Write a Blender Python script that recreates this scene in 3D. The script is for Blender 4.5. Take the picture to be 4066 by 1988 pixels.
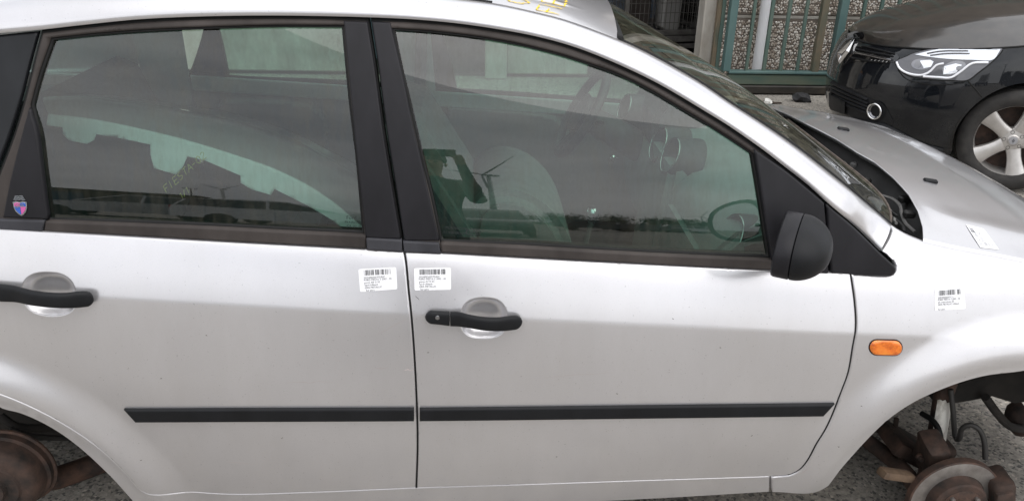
import bpy, bmesh, math, random
import numpy as np
from mathutils import Vector, Matrix
from mathutils.geometry import delaunay_2d_cdt

R = math.radians
rnd = random.Random(7)
sc = bpy.context.scene
for o in list(bpy.data.objects): bpy.data.objects.remove(o)
COL = sc.collection

# ------------------------------------------------------------------ camera
HFOV, PITCH, YAW, ROLL = 64.0, 24.2, 2.7, 1.3
CAM = np.array([0.0, -1.64, 1.62])
PW, PH = 4066.0, 1988.0
FPX = PW / 2 / math.tan(R(HFOV / 2))
_p, _y, _r = R(PITCH), R(YAW), R(ROLL)
C_F = np.array([math.sin(_y) * math.cos(_p), math.cos(_y) * math.cos(_p), -math.sin(_p)])
_R0 = np.array([math.cos(_y), -math.sin(_y), 0.0]); _U0 = np.cross(_R0, C_F)
C_R = _R0 * math.cos(_r) + _U0 * math.sin(_r); C_U = -_R0 * math.sin(_r) + _U0 * math.cos(_r)
cd = bpy.data.cameras.new('camera'); cam = bpy.data.objects.new('camera', cd); COL.objects.link(cam)
cd.sensor_width = 36; cd.sensor_fit = 'HORIZONTAL'; cd.angle = R(HFOV); cd.clip_start = .02; cd.clip_end = 3000
m = Matrix.Identity(4)
for i in range(3):
    m[i][0], m[i][1], m[i][2], m[i][3] = C_R[i], C_U[i], -C_F[i], CAM[i]
cam.matrix_world = m
sc.camera = cam

# ------------------------------------------------------------------ sky, sun, exposure
SUN_EL, SUN_AZ = 60.0, 140.0
w = bpy.data.worlds.new('World'); sc.world = w; w.use_nodes = True
nt = w.node_tree; nt.nodes.clear()
def wn(t, **k):
    n = nt.nodes.new(t)
    for a, b in k.items(): setattr(n, a, b)
    return n
out = wn('ShaderNodeOutputWorld'); bg = wn('ShaderNodeBackground'); sky = wn('ShaderNodeTexSky')
sky.sky_type = 'NISHITA'; sky.sun_disc = False; sky.sun_elevation = R(SUN_EL); sky.sun_rotation = R(SUN_AZ)
sky.air_density = 1.0; sky.dust_density = 3.0
hsv = wn('ShaderNodeHueSaturation'); hsv.inputs['Saturation'].default_value = .45
tc = wn('ShaderNodeTexCoord'); mp = wn('ShaderNodeMapping'); mp.inputs['Scale'].default_value = (1.2, 1.2, 2.8)
no = wn('ShaderNodeTexNoise'); no.inputs['Scale'].default_value = 2.2; no.inputs['Detail'].default_value = 7; no.inputs['Roughness'].default_value = .55
rp = wn('ShaderNodeValToRGB'); rp.color_ramp.elements[0].position = .33; rp.color_ramp.elements[1].position = .72
rp.color_ramp.elements[0].color = (5.5, 5.7, 6.1, 1); rp.color_ramp.elements[1].color = (10.4, 10.4, 10.4, 1)
mx = wn('ShaderNodeMix', data_type='RGBA'); mx.inputs['Factor'].default_value = .8
L = nt.links.new
L(sky.outputs[0], hsv.inputs['Color']); L(tc.outputs['Generated'], mp.inputs[0]); L(mp.outputs[0], no.inputs['Vector'])
L(no.outputs['Fac'], rp.inputs[0]); L(hsv.outputs[0], mx.inputs['A']); L(rp.outputs[0], mx.inputs['B'])
L(mx.outputs['Result'], bg.inputs[0]); L(bg.outputs[0], out.inputs[0]); bg.inputs[1].default_value = .15
sd = bpy.data.lights.new('sun', 'SUN'); sd.energy = 1.0; sd.angle = R(75); sd.color = (1, .97, .93)
so = bpy.data.objects.new('sun', sd); COL.objects.link(so)
_a, _e = R(SUN_AZ), R(SUN_EL)
sdir = Vector((math.sin(_a) * math.cos(_e), math.cos(_a) * math.cos(_e), math.sin(_e)))
so.rotation_euler = (-sdir).to_track_quat('-Z', 'Y').to_euler(); so.location = (0, -6, 12)
vs = sc.view_settings; vs.view_transform = 'Standard'; vs.look = 'None'; vs.exposure = 0.42; vs.gamma = 1.0; vs.use_curve_mapping = False

# ------------------------------------------------------------------ pixel rays (photograph pixels -> places in the yard)
def ray(x, y):
    return C_F + C_R * ((x - PW / 2) / FPX) - C_U * ((y - PH / 2) / FPX)
def atY(x, y, Y):
    d = ray(x, y); return CAM + d * ((Y - CAM[1]) / d[1])
def atZ(x, y, Z):
    d = ray(x, y); return CAM + d * ((Z - CAM[2]) / d[2])
def atX(x, y, X):
    d = ray(x, y); return CAM + d * ((X - CAM[0]) / d[0])
def onS(x, y, S):
    Y = .03
    for _ in range(40):
        p = atY(x, y, Y); Y2 = float(S(p[0], p[2]))
        if abs(Y2 - Y) < 1e-6: break
        Y = .5 * Y + .5 * Y2
    return (p[0], p[2])
def proj(P):
    v = np.array(P, float) - CAM; z = v @ C_F
    return PW / 2 + FPX * (v @ C_R) / z, PH / 2 - FPX * (v @ C_U) / z

# ------------------------------------------------------------------ object helpers
def thing(name, label, cat, loc=(0, 0, 0), rot=(0, 0, 0), group=None):
    o = bpy.data.objects.new(name, None); COL.objects.link(o)
    o.location = loc; o.rotation_euler = rot; o.empty_display_size = .1
    o['label'] = label; o['category'] = cat
    if group: o['group'] = group
    return o
def tag(o, label, cat, group=None):
    o['label'] = label; o['category'] = cat
    if group: o['group'] = group
    return o
def obj(name, me, mat=None, parent=None):
    o = bpy.data.objects.new(name, me); COL.objects.link(o)
    if parent is not None: o.parent = parent
    if mat is not None and not me.materials:
        if isinstance(mat, (list, tuple)):
            for q in mat: me.materials.append(q)
        else: me.materials.append(mat)
    return o
def part(name, parent):
    o = bpy.data.objects.new(name, None); COL.objects.link(o); o.parent = parent; o.empty_display_size = .05
    return o
def mesh(name, V, F, smooth=True, mids=None):
    me = bpy.data.meshes.new(name); me.from_pydata([tuple(map(float, v)) for v in V], [], [tuple(map(int, f)) for f in F])
    if smooth: me.polygons.foreach_set('use_smooth', [True] * len(me.polygons))
    if mids is not None: me.polygons.foreach_set('material_index', mids)
    me.update(); return me
def bm_mesh(bm, name, smooth=False, angle=None):
    bmesh.ops.recalc_face_normals(bm, faces=bm.faces[:])
    me = bpy.data.meshes.new(name); bm.to_mesh(me); bm.free()
    if smooth or angle:
        me.polygons.foreach_set('use_smooth', [True] * len(me.polygons))
        if angle: me.set_sharp_from_angle(angle=R(angle))
    me.update(); return me
def add_box(bm, c, s, bev=0.0, rot=None, seg=1):
    r = bmesh.ops.create_cube(bm, size=1.0); vs = r['verts']
    M = Matrix.Translation(Vector(c)) @ (rot.to_4x4() if rot else Matrix.Identity(4)) @ Matrix.Diagonal((s[0], s[1], s[2], 1))
    bmesh.ops.transform(bm, matrix=M, verts=vs)
    if bev > 0:
        es = list({e for v in vs for e in v.link_edges})
        bmesh.ops.bevel(bm, geom=es, offset=bev, segments=seg, affect='EDGES', profile=.6)
def box_mesh(name, c, s, bev=0.0, rot=None, seg=1):
    bm = bmesh.new(); add_box(bm, c, s, bev, rot, seg); return bm_mesh(bm, name, angle=40 if seg > 1 else None)
def frame_of(t):
    t = Vector(t).normalized(); a = Vector((0, 0, 1)) if abs(t.z) < .9 else Vector((1, 0, 0))
    u = t.cross(a).normalized(); return u, t.cross(u).normalized()
def tube_data(path, rad, seg=10, V=None, F=None, cap=True):
    V = [] if V is None else V; F = [] if F is None else F
    P = [Vector(p) for p in path]; n = len(P); b = len(V)
    rs = rad if hasattr(rad, '__len__') else [rad] * n
    u = None
    for i in range(n):
        t = (P[min(i + 1, n - 1)] - P[max(i - 1, 0)])
        if t.length < 1e-9: t = Vector((0, 0, 1))
        t.normalize()
        if u is None: u, _ = frame_of(t)
        else:
            u = (u - t * u.dot(t))
            if u.length < 1e-6: u, _ = frame_of(t)
            u.normalize()
        v = t.cross(u)
        for k in range(seg):
            a = 2 * math.pi * k / seg
            V.append(P[i] + (u * math.cos(a) + v * math.sin(a)) * rs[i])
    for i in range(n - 1):
        for k in range(seg):
            k2 = (k + 1) % seg
            F.append((b + i * seg + k, b + i * seg + k2, b + (i + 1) * seg + k2, b + (i + 1) * seg + k))
    if cap:
        F.append(tuple(b + k for k in range(seg))[::-1]); F.append(tuple(b + (n - 1) * seg + k for k in range(seg)))
    return V, F
def tube(name, path, rad, mat, parent, seg=10):
    V, F = tube_data(path, rad, seg); me = mesh(name, V, F); me.set_sharp_from_angle(angle=R(50)); return obj(name, me, mat, parent)
def lathe_mesh(name, prof, axis='Y', c=(0, 0, 0), seg=40, ang=35):
    V = []; F = []
    for (r, h) in prof:
        for k in range(seg):
            a = 2 * math.pi * k / seg
            if axis == 'Y': V.append((c[0] + r * math.cos(a), c[1] + h, c[2] + r * math.sin(a)))
            elif axis == 'X': V.append((c[0] + h, c[1] + r * math.cos(a), c[2] + r * math.sin(a)))
            else: V.append((c[0] + r * math.cos(a), c[1] + r * math.sin(a), c[2] + h))
    for i in range(len(prof) - 1):
        for k in range(seg):
            k2 = (k + 1) % seg; F.append((i * seg + k, i * seg + k2, (i + 1) * seg + k2, (i + 1) * seg + k))
    bm = bmesh.new(); bv = [bm.verts.new(v) for v in V]
    for f in F:
        try: bm.faces.new([bv[i] for i in f])
        except ValueError: pass
    bmesh.ops.remove_doubles(bm, verts=bm.verts[:], dist=1e-5)
    return bm_mesh(bm, name, angle=ang)
def grid_mesh(name, rows, flip=False, close=False):
    V = [p for r in rows for p in r]; m_ = len(rows[0]); F = []
    for i in range(len(rows) - 1):
        for k in range(m_ - (0 if close else 1)):
            k2 = (k + 1) % m_
            f = (i * m_ + k, i * m_ + k2, (i + 1) * m_ + k2, (i + 1) * m_ + k)
            F.append(f[::-1] if flip else f)
    return mesh(name, V, F)
def spl(pts, step=.01, closed=False):
    """Catmull-Rom through the points, resampled evenly."""
    P = [np.array(p, float) for p in pts]
    if len(P) == 2:
        n = max(1, int(np.linalg.norm(P[1] - P[0]) / step)); return [P[0] + (P[1] - P[0]) * i / n for i in range(n + 1)]
    Q = [2 * P[0] - P[1]] + P + [2 * P[-1] - P[-2]]
    outp = []
    for i in range(1, len(Q) - 2):
        a, b, c, d = Q[i - 1], Q[i], Q[i + 1], Q[i + 2]
        ta = 0; tb = ta + max(np.linalg.norm(b - a), 1e-6) ** .5; tcx = tb + max(np.linalg.norm(c - b), 1e-6) ** .5; td = tcx + max(np.linalg.norm(d - c), 1e-6) ** .5
        n = 16
        for j in range(n):
            t = tb + (tcx - tb) * j / n
            A1 = (tb - t) / (tb - ta) * a + (t - ta) / (tb - ta) * b
            A2 = (tcx - t) / (tcx - tb) * b + (t - tb) / (tcx - tb) * c
            A3 = (td - t) / (td - tcx) * c + (t - tcx) / (td - tcx) * d
            B1 = (tcx - t) / (tcx - ta) * A1 + (t - ta) / (tcx - ta) * A2
            B2 = (td - t) / (td - tb) * A2 + (t - tb) / (td - tb) * A3
            outp.append((tcx - t) / (tcx - tb) * B1 + (t - tb) / (tcx - tb) * B2)
    outp.append(P[-1]); O = np.array(outp)
    s = np.concatenate([[0], np.cumsum(np.linalg.norm(np.diff(O, axis=0), axis=1))])
    n = max(2, int(round(s[-1] / step))); q = np.linspace(0, s[-1], n + 1)
    return [np.array([np.interp(v, s, O[:, k]) for k in range(O.shape[1])]) for v in q]
def resample(pts, n):
    O = np.array(pts, float); s = np.concatenate([[0], np.cumsum(np.linalg.norm(np.diff(O, axis=0), axis=1))])
    q = np.linspace(0, s[-1], n); return [np.array([np.interp(v, s, O[:, k]) for k in range(O.shape[1])]) for v in q]
def loop(*segs, step=.01):
    """join smoothed segments into one closed loop (corners only where segments meet)"""
    o = []
    for s in segs:
        q = spl(s, step)
        if o and np.linalg.norm(o[-1] - q[0]) < step * .35: q = q[1:]
        o += list(q)
    if np.linalg.norm(o[0] - o[-1]) < step * .35: o.pop()
    return np.array(o)
def area2(P):
    x, y = P[:, 0], P[:, 1]; return .5 * float(np.sum(x * np.roll(y, -1) - np.roll(x, -1) * y))
def inset(P, d):
    """move a closed loop inwards by d (loop must be counter-clockwise)"""
    n = len(P); O = P.copy()
    e = np.roll(P, -1, 0) - P; e /= np.maximum(np.linalg.norm(e, axis=1, keepdims=True), 1e-9)
    nn = np.stack([-e[:, 1], e[:, 0]], 1)
    a = np.roll(nn, 1, 0) + nn; l = np.linalg.norm(a, axis=1, keepdims=True); a = a / np.maximum(l, .3)
    k = np.clip(1 / np.maximum((a * nn).sum(1), .5), 1, 1.6)
    return O + a * (d * k)[:, None], -a
def inside(P, X):
    x, y = X[:, 0], X[:, 1]; c = np.zeros(len(X), bool); j = len(P) - 1
    for i in range(len(P)):
        xi, yi = P[i]; xj, yj = P[j]
        if yi != yj:
            t = ((yi > y) != (yj > y)) & (x < (xj - xi) * (y - yi) / (yj - yi) + xi); c ^= t
        j = i
    return c
def dist_to(P, X):
    d = np.full(len(X), 1e9)
    for i in range(0, len(P)):
        d = np.minimum(d, (X[:, 0] - P[i, 0]) ** 2 + (X[:, 1] - P[i, 1]) ** 2)
    return np.sqrt(d)
def surf_n(S, X, h=.0012):
    gx = (S(X[:, 0] + h, X[:, 1]) - S(X[:, 0] - h, X[:, 1])) / (2 * h); gz = (S(X[:, 0], X[:, 1] + h) - S(X[:, 0], X[:, 1] - h)) / (2 * h)
    n = np.stack([gx, -np.ones(len(X)), gz], 1); return n / np.linalg.norm(n, axis=1, keepdims=True)
def panel(name, P, S, mat, parent, off=0.0, gap=0.0, r=.003, drop=.0022, flange=.014, grid=.014, holes=(), fine=(), extra=(), crease=()):
    """a sheet that follows the surface y=S(x,z) inside the loop P (x,z), with rounded edges and a turned-in flange"""
    P = np.array(P, float)
    if area2(P) < 0: P = P[::-1].copy()
    if gap: P, _ = inset(P, gap)
    loops = [P] ; H = []
    for h in holes:
        h = np.array(h, float)
        if area2(h) > 0: h = h[::-1].copy()      # clockwise hole: inset() then moves into the sheet
        H.append(h); loops.append(h)
    pts = []; kind = []; edges = []; outw = []
    for lp in loops:
        b = len(pts); n = len(lp); inn, o_ = inset(lp, r)
        pts += list(lp); kind += [0] * n; outw += list(o_)
        edges += [(b + i, b + (i + 1) % n) for i in range(n)]
        pts += list(inn); kind += [1] * n; outw += [np.zeros(2)] * n
    x0, z0 = P.min(0); x1, z1 = P.max(0)
    gs = [(x0, x1, z0, z1, grid)] + list(fine)
    G = []
    for gi, (a, b, c, d, s) in enumerate(gs):
        xs = np.arange(a, b, s); zs = np.arange(c, d, s); g = np.stack(np.meshgrid(xs, zs), -1).reshape(-1, 2)
        g = g + ((np.arange(len(g)) // max(len(xs), 1)) % 2)[:, None] * np.array([s * .5, 0])
        if gi == 0:
            for (a2, b2, c2, d2, s2) in fine: g = g[~((g[:, 0] > a2 - s * .4) & (g[:, 0] < b2 + s * .4) & (g[:, 1] > c2 - s * .4) & (g[:, 1] < d2 + s * .4))]
        k = inside(P, g)
        for h in H: k &= ~inside(h, g)
        g = g[k]
        allp = np.concatenate(loops)
        g = g[dist_to(allp, g) > max(r * 1.8, s * .45)]; G.append(g)
    for cf in crease:
        q = np.array([(x, cf(x)) for x in np.arange(x0, x1, .011)]); k = inside(P, q)
        for h in H: k &= ~inside(h, q)
        q = q[k]; q = q[dist_to(np.concatenate(loops), q) > .006] if len(q) else q
        if len(q): G = [a[dist_to(q, a) > .0045] for a in G]; extra = list(extra) + [q]
    for g_ in extra:
        g_ = np.array(g_); G = [q[dist_to(g_, q) > .0012] if len(q) else q for q in G]; G.append(g_)
    for g in G:
        pts += list(g); kind += [2] * len(g); outw += [np.zeros(2)] * len(g)
    res = delaunay_2d_cdt([Vector((float(p[0]), float(p[1]))) for p in pts], edges, [], 0, 1e-7)
    rv = np.array([(v.x, v.y) for v in res[0]]); tri = [f for f in res[2]]
    orig = res[3]
    cen = np.array([rv[list(f)].mean(0) for f in tri]); k = inside(P, cen)
    for h in H: k &= ~inside(h, cen)
    tri = [tuple(f) for f, q in zip(tri, k) if q]
    kd = np.array([kind[o[0]] if o else 2 for o in orig]); ow = np.array([outw[o[0]] if o else np.zeros(2) for o in orig])
    y = S(rv[:, 0], rv[:, 1]) + off; y = y + np.where(kd == 0, drop, 0)
    V = np.stack([rv[:, 0], y, rv[:, 1]], 1); N = surf_n(S, rv)
    o3 = np.stack([ow[:, 0], np.zeros(len(ow)), ow[:, 1]], 1)
    ed = kd == 0; N[ed] = N[ed] * .75 + o3[ed]; N[ed] /= np.linalg.norm(N[ed], axis=1, keepdims=True)
    # orientation: face the -y side
    F = []
    for f in tri:
        a, b, c = (V[i] for i in f[:3]); nn = np.cross(b - a, c - a)
        F.append(f if nn[1] < 0 else f[::-1])
    V = list(V); N = list(N)
    if flange > 0:
        back = {}
        inv = {}
        for i, o in enumerate(orig):
            for q in o: inv[q] = i
        for (a, b) in edges:
            a, b = inv[a], inv[b]
            if a == b: continue
            for q in (a, b):
                if q not in back:
                    back[q] = len(V); v = V[q].copy(); v[1] += flange; V.append(v); nn = o3[q]; l = np.linalg.norm(nn); N.append(nn / l if l > 0 else N[q])
            f = (a, b, back[b], back[a]); nn = np.cross(V[b] - V[a], V[back[a]] - V[a])
            F.append(f if np.dot(nn, o3[a] + o3[b]) > 0 else f[::-1])
    me = bpy.data.meshes.new(name); me.from_pydata([tuple(map(float, v)) for v in V], [], [tuple(int(i) for i in f) for f in F])
    me.polygons.foreach_set('use_smooth', [True] * len(me.polygons)); me.update()
    me.normals_split_custom_set_from_vertices([tuple(map(float, n)) for n in N])
    return obj(name, me, mat, parent)

# ------------------------------------------------------------------ materials
def mat(name, base=(.5, .5, .5), rough=.5, metal=0.0, coat=0.0, coat_r=.03, spec=.5, **k):
    m_ = bpy.data.materials.new(name); m_.use_nodes = True; b = m_.node_tree.nodes['Principled BSDF']
    b.inputs['Base Color'].default_value = (*base, 1); b.inputs['Roughness'].default_value = rough; b.inputs['Metallic'].default_value = metal
    b.inputs['Coat Weight'].default_value = coat; b.inputs['Coat Roughness'].default_value = coat_r; b.inputs['Specular IOR Level'].default_value = spec
    for a, v in k.items(): b.inputs[a].default_value = v
    return m_
def N_(m_, t, **k):
    n = m_.node_tree.nodes.new(t)
    for a, b in k.items(): setattr(n, a, b)
    return n
def bsdf(m_): return m_.node_tree.nodes['Principled BSDF']
def lk(m_, a, b): m_.node_tree.links.new(a, b)
def noise(m_, scale=10, detail=4, rough=.5, stretch=(1, 1, 1), coord='Object'):
    tcn = N_(m_, 'ShaderNodeTexCoord'); mpn = N_(m_, 'ShaderNodeMapping'); mpn.inputs['Scale'].default_value = stretch
    nn = N_(m_, 'ShaderNodeTexNoise'); nn.inputs['Scale'].default_value = scale; nn.inputs['Detail'].default_value = detail; nn.inputs['Roughness'].default_value = rough
    lk(m_, tcn.outputs[coord], mpn.inputs[0]); lk(m_, mpn.outputs[0], nn.inputs['Vector']); return nn.outputs['Fac']
def ramp(m_, fac, stops):
    rn = N_(m_, 'ShaderNodeValToRGB'); e = rn.color_ramp.elements
    while len(e) > 1: e.remove(e[-1])
    e[0].position, e[0].color = stops[0][0], (*stops[0][1], 1)
    for p, c in stops[1:]:
        q = e.new(p); q.color = (*c, 1)
    lk(m_, fac, rn.inputs[0]); return rn.outputs[0]
def mixc(m_, fac, a, b, blend='MIX'):
    n = N_(m_, 'ShaderNodeMix', data_type='RGBA', blend_type=blend)
    for s, v in (('Factor', fac), ('A', a), ('B', b)):
        if hasattr(v, 'is_output'): lk(m_, v, n.inputs[s])
        elif s == 'Factor': n.inputs[s].default_value = v
        else: n.inputs[s].default_value = (*v, 1)
    return n.outputs['Result']
def bump(m_, fac, strength=.2, dist=.01):
    b = N_(m_, 'ShaderNodeBump'); b.inputs['Strength'].default_value = strength; b.inputs['Distance'].default_value = dist
    lk(m_, fac, b.inputs['Height']); lk(m_, b.outputs[0], bsdf(m_).inputs['Normal'])
def vary(m_, c1, c2, scale=8, lo=.35, hi=.65, detail=5, stretch=(1, 1, 1), bmp=0, bdist=.004, bscale=None, rough2=None):
    f = noise(m_, scale, detail, .6, stretch); c = ramp(m_, f, [(lo, c1), (hi, c2)]); lk(m_, c, bsdf(m_).inputs['Base Color'])
    if bmp: bump(m_, noise(m_, bscale or scale * 4, 4, .6, stretch), bmp, bdist)
    return m_
# ------------------------------------------------------------------ materials of the silver car
def paint(name, base, metal=.70, rough=.28, coat=1.0, streak=.05):
    m_ = mat(name, base, rough, metal, coat, .04)
    f = noise(m_, 5, 6, .65, (1, 1, .25)); c = ramp(m_, f, [(.3, tuple(v * (1 - streak) for v in base)), (.7, tuple(min(1, v * (1 + streak * .5)) for v in base))])
    fl = noise(m_, 900, 2, .5); c2 = mixc(m_, .10, c, ramp(m_, fl, [(.35, tuple(v * .6 for v in base)), (.65, tuple(min(1, v * 1.25) for v in base))]))
    sp1 = ramp(m_, noise(m_, 230, 2, .5), [(.70, (0, 0, 0)), (.745, (.55, .55, .55))]); dst = ramp(m_, noise(m_, 2.6, 7, .7, (1, 1, .45)), [(.42, (0, 0, 0)), (.75, (.20, .20, .20))])
    c2 = mixc(m_, dst, mixc(m_, sp1, c2, tuple(v * .42 for v in base)), (.42, .39, .35))
    lk(m_, c2, bsdf(m_).inputs['Base Color'])
    g = noise(m_, 16, 6, .7, (1, 1, .4)); rr = N_(m_, 'ShaderNodeMapRange'); rr.inputs[1].default_value = .3; rr.inputs[2].default_value = .7
    rr.inputs[3].default_value = .03; rr.inputs[4].default_value = .13; lk(m_, g, rr.inputs[0]); lk(m_, rr.outputs[0], bsdf(m_).inputs['Coat Roughness'])
    return m_
SILVER = paint('silver_paint', (.625, .615, .632))
def plastic(name, c, rough=.5, var=.25, sc_=14, spec=.22):
    m_ = mat(name, c, rough, spec=spec); vary(m_, tuple(v * (1 - var) for v in c), tuple(v * (1 + var) for v in c), sc_, .3, .7, 5, (1, 1, .4), .12, .0006, 700); return m_
BLACKP = plastic('black_plastic', (.009, .0095, .011), .5)
SATIN = plastic('satin_black_trim', (.013, .0125, .015), .45)
GLOSSB = plastic('dark_quarter_trim', (.012, .013, .015), .16, .2)
BROWN = plastic('weathered_brown_black_frame', (.046, .039, .036), .6, .35, 9)
CAPG = plastic('grey_black_end_cap', (.042, .042, .048), .55)
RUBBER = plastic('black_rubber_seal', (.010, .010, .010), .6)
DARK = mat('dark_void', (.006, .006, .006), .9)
ORANGE = mat('orange_lens', (.80, .19, .015), .12, coat=.6, **{'Subsurface Weight': .25})
CHROME = mat('chrome', (.75, .75, .76), .12, 1.0)
WHITEL = mat('white_label_paper', (.80, .80, .82), .45)
INK = mat('black_ink', (.03, .03, .035), .6)
CRAYON = mat('yellow_crayon', (.78, .55, .05), .7)
def glassmat(name, tint, dirt=.10, streak=True, refl=1.0, dirtc=(.115, .105, .08), r0=.078):
    m_ = bpy.data.materials.new(name); m_.use_nodes = True; t = m_.node_tree; t.nodes.clear()
    o = t.nodes.new('ShaderNodeOutputMaterial'); tr = t.nodes.new('ShaderNodeBsdfTransparent'); gl = t.nodes.new('ShaderNodeBsdfGlossy'); df = t.nodes.new('ShaderNodeBsdfDiffuse')
    tr.inputs[0].default_value = (*tint, 1); gl.inputs['Roughness'].default_value = .012; gl.inputs[0].default_value = (refl, refl, refl, 1); df.inputs[0].default_value = (*dirtc, 1)
    lw = t.nodes.new('ShaderNodeLayerWeight'); lw.inputs[0].default_value = .5; pw = t.nodes.new('ShaderNodeMath'); pw.operation = 'POWER'; pw.inputs[1].default_value = 5.0; fr = t.nodes.new('ShaderNodeMath'); fr.operation = 'MULTIPLY_ADD'; fr.inputs[1].default_value = .90; fr.inputs[2].default_value = r0
    lk(m_, lw.outputs['Facing'], pw.inputs[0]); lk(m_, pw.outputs[0], fr.inputs[0])
    m1 = t.nodes.new('ShaderNodeMixShader'); m2 = t.nodes.new('ShaderNodeMixShader')
    lk(m_, fr.outputs[0], m1.inputs[0]); lk(m_, tr.outputs[0], m1.inputs[1]); lk(m_, gl.outputs[0], m1.inputs[2])
    a = noise(m_, 60, 5, .65, (1, 1, .035)); b = noise(m_, 7, 5, .6, (1, 1, .5)); c = noise(m_, 220, 3, .6)
    mu = N_(m_, 'ShaderNodeMath', operation='MULTIPLY'); mr = N_(m_, 'ShaderNodeMapRange'); mr.inputs[1].default_value = .38; mr.inputs[2].default_value = .66; mr.inputs[3].default_value = .05; mr.inputs[4].default_value = 1
    mr2 = N_(m_, 'ShaderNodeMapRange'); mr2.inputs[1].default_value = .30; mr2.inputs[2].default_value = .70; mr2.inputs[3].default_value = dirt * .25; mr2.inputs[4].default_value = dirt * 1.7
    lk(m_, a, mr.inputs[0]); lk(m_, b, mr2.inputs[0]); lk(m_, mr.outputs[0], mu.inputs[0]); lk(m_, mr2.outputs[0], mu.inputs[1])
    lk(m_, mu.outputs[0], m2.inputs[0]); lk(m_, m1.outputs[0], m2.inputs[1]); lk(m_, df.outputs[0], m2.inputs[2]); lk(m_, m2.outputs[0], o.inputs[0])
    return m_
GLASS = glassmat('side_glass', (.50, .68, .60), .15)
GLASSF = glassmat('front_side_glass', (.48, .68, .60), .12)
WSGLASS = glassmat('windscreen_glass', (.55, .68, .60), .22, dirtc=(.22, .21, .15))

# ------------------------------------------------------------------ side surface of the silver car: y = S(x, z), y grows away from the street side
CW = 1.683
def line_fit(px, Y):
    q = np.array([atY(a, b, Y)[[0, 2]] for a, b in px]); k, c = np.polyfit(q[:, 0], q[:, 1], 1); return float(k), float(c)
ZT_K, ZT_C = line_fit([(0, 1176), (700, 1192), (1400, 1218), (2033, 1245), (2800, 1290), (3400, 1335)], .03)
ZB_K, ZB_C = line_fit([(0, 908), (1453, 987), (2274, 1031), (3288, 1084)], .06)
print('waist line', ZT_K, ZT_C, 'belt', ZB_K, ZB_C)
def sstep(a, b, x):
    t = np.clip((x - a) / (b - a), 0, 1); return t * t * (3 - 2 * t)
BELT_U = ZB_C - ZT_C
TAU = [(-.75, -18), (-.55, -14), (-.42, -10), (-.30, -4.5), (-.18, 2.5), (-.08, 5), (-.03, 6.8), (-.006, 8.4), (.006, 16.3), (.03, 17.6), (BELT_U - .05, 21.5), (BELT_U - .018, 27), (BELT_U, 38), (BELT_U + .04, 50), (BELT_U + .10, 62), (BELT_U + .16, 72), (BELT_U + .3, 76)]
_ug = np.arange(-.75, BELT_U + .3, .001); _tg = np.tan(np.radians(np.interp(_ug, *zip(*TAU))))
_k = np.ones(7) / 7; _tg = np.convolve(np.pad(_tg, 3, mode='edge'), _k, 'valid')
_Tg = np.concatenate([[0], np.cumsum((_tg[1:] + _tg[:-1]) * .0005)]); _Tg -= _Tg.min()
def Tprof(u): return np.interp(u, _ug, _Tg)
def plan(x): return .011 * (np.asarray(x, float) - .15) ** 2
# wheel arches: circles through the traced lips
def circ(px, Y=-.01):
    q = np.array([atY(a, b, Y)[[0, 2]] for a, b in px]); A = np.c_[2 * q, np.ones(len(q))]; s = np.linalg.lstsq(A, (q ** 2).sum(1), rcond=None)[0]
    return s[0], s[1], math.sqrt(s[2] + s[0] ** 2 + s[1] ** 2)
LIP_F = [(3350, 1857), (3451, 1745), (3538, 1663), (3632, 1601), (3726, 1557), (3820, 1522), (3914, 1497), (4066, 1477)]
LIP_R = [(518, 1988), (455, 1918), (392, 1855), (314, 1785), (235, 1726), (157, 1681), (78, 1647), (0, 1626)]
AF = circ(LIP_F); AR = circ(LIP_R)
print('arches', AF, AR)
OUT_F = [atY(a, b, .0)[[0, 2]] for a, b in ((3350, 1607), (3476, 1507), (3601, 1419), (3726, 1347), (3820, 1300), (3945, 1269), (4066, 1268))]
print('outer flare radii', [math.hypot(p[0] - AF[0], p[1] - AF[1]) - AF[2] for p in OUT_F])
OUT_R = [atY(a, b, .0)[[0, 2]] for a, b in ((0, 1367), (78, 1388), (157, 1432), (235, 1471), (314, 1518), (392, 1573))]
print('outer flare rear', [math.hypot(p[0] - AR[0], p[1] - AR[1]) - AR[2] for p in OUT_R])
def flare(x, z, A, wid, amp):
    d = np.hypot(x - A[0], z - A[1]) - A[2]
    f = 1 - sstep(.030, wid, d)
    side = sstep(-.16, .10, (z - A[1]))            # fades towards the sill
    f2 = .004 * (1 - sstep(0, .028, d))             # the lip turns in again
    return (amp * f - f2) * side
def bowl(x, z, c, a, b, dep):
    q = np.abs((x - c[0]) / a) ** 2.5 + np.abs((z - c[1]) / b) ** 2.5
    t = np.clip(1 - q, 0, None); return dep * t * t / (t * t + .16) * 1.16
BOWLS = []
def S_b(x, z):
    x = np.asarray(x, float); z = np.asarray(z, float)
    u = z - ZT_C - ZT_K * x * sstep(.2, .5, z)
    y = Tprof(u) + plan(x)
    y = y - flare(x, z, AF, .135, .024) - flare(x, z, AR, .135, .026)
    for b in BOWLS: y = y + bowl(x, z, *b)
    return y
_vg = np.arange(-.2, .9, .002); _sg = np.tan(np.radians(np.interp(_vg, [-.2, 0, .21, .5, .9], [7.5, 8, 17.5, 29, 40])))
_Gg = np.concatenate([[0], np.cumsum((_sg[1:] + _sg[:-1]) * .001)]); _Gg -= np.interp(0, _vg, _Gg)
def S_g(x, z):
    x = np.asarray(x, float); v = np.asarray(z, float) - ZB_C - ZB_K * x
    return Tprof(BELT_U) + .004 + plan(x) * 1.5 + np.interp(v, _vg, _Gg)
def sb(pts): return [onS(a, b, S_b) for a, b in pts]
def sg(pts): return [onS(a, b, S_g) for a, b in pts]
def S3(S, x, z, off=0): return np.array([x, float(S(x, z)) + off, z])

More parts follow.
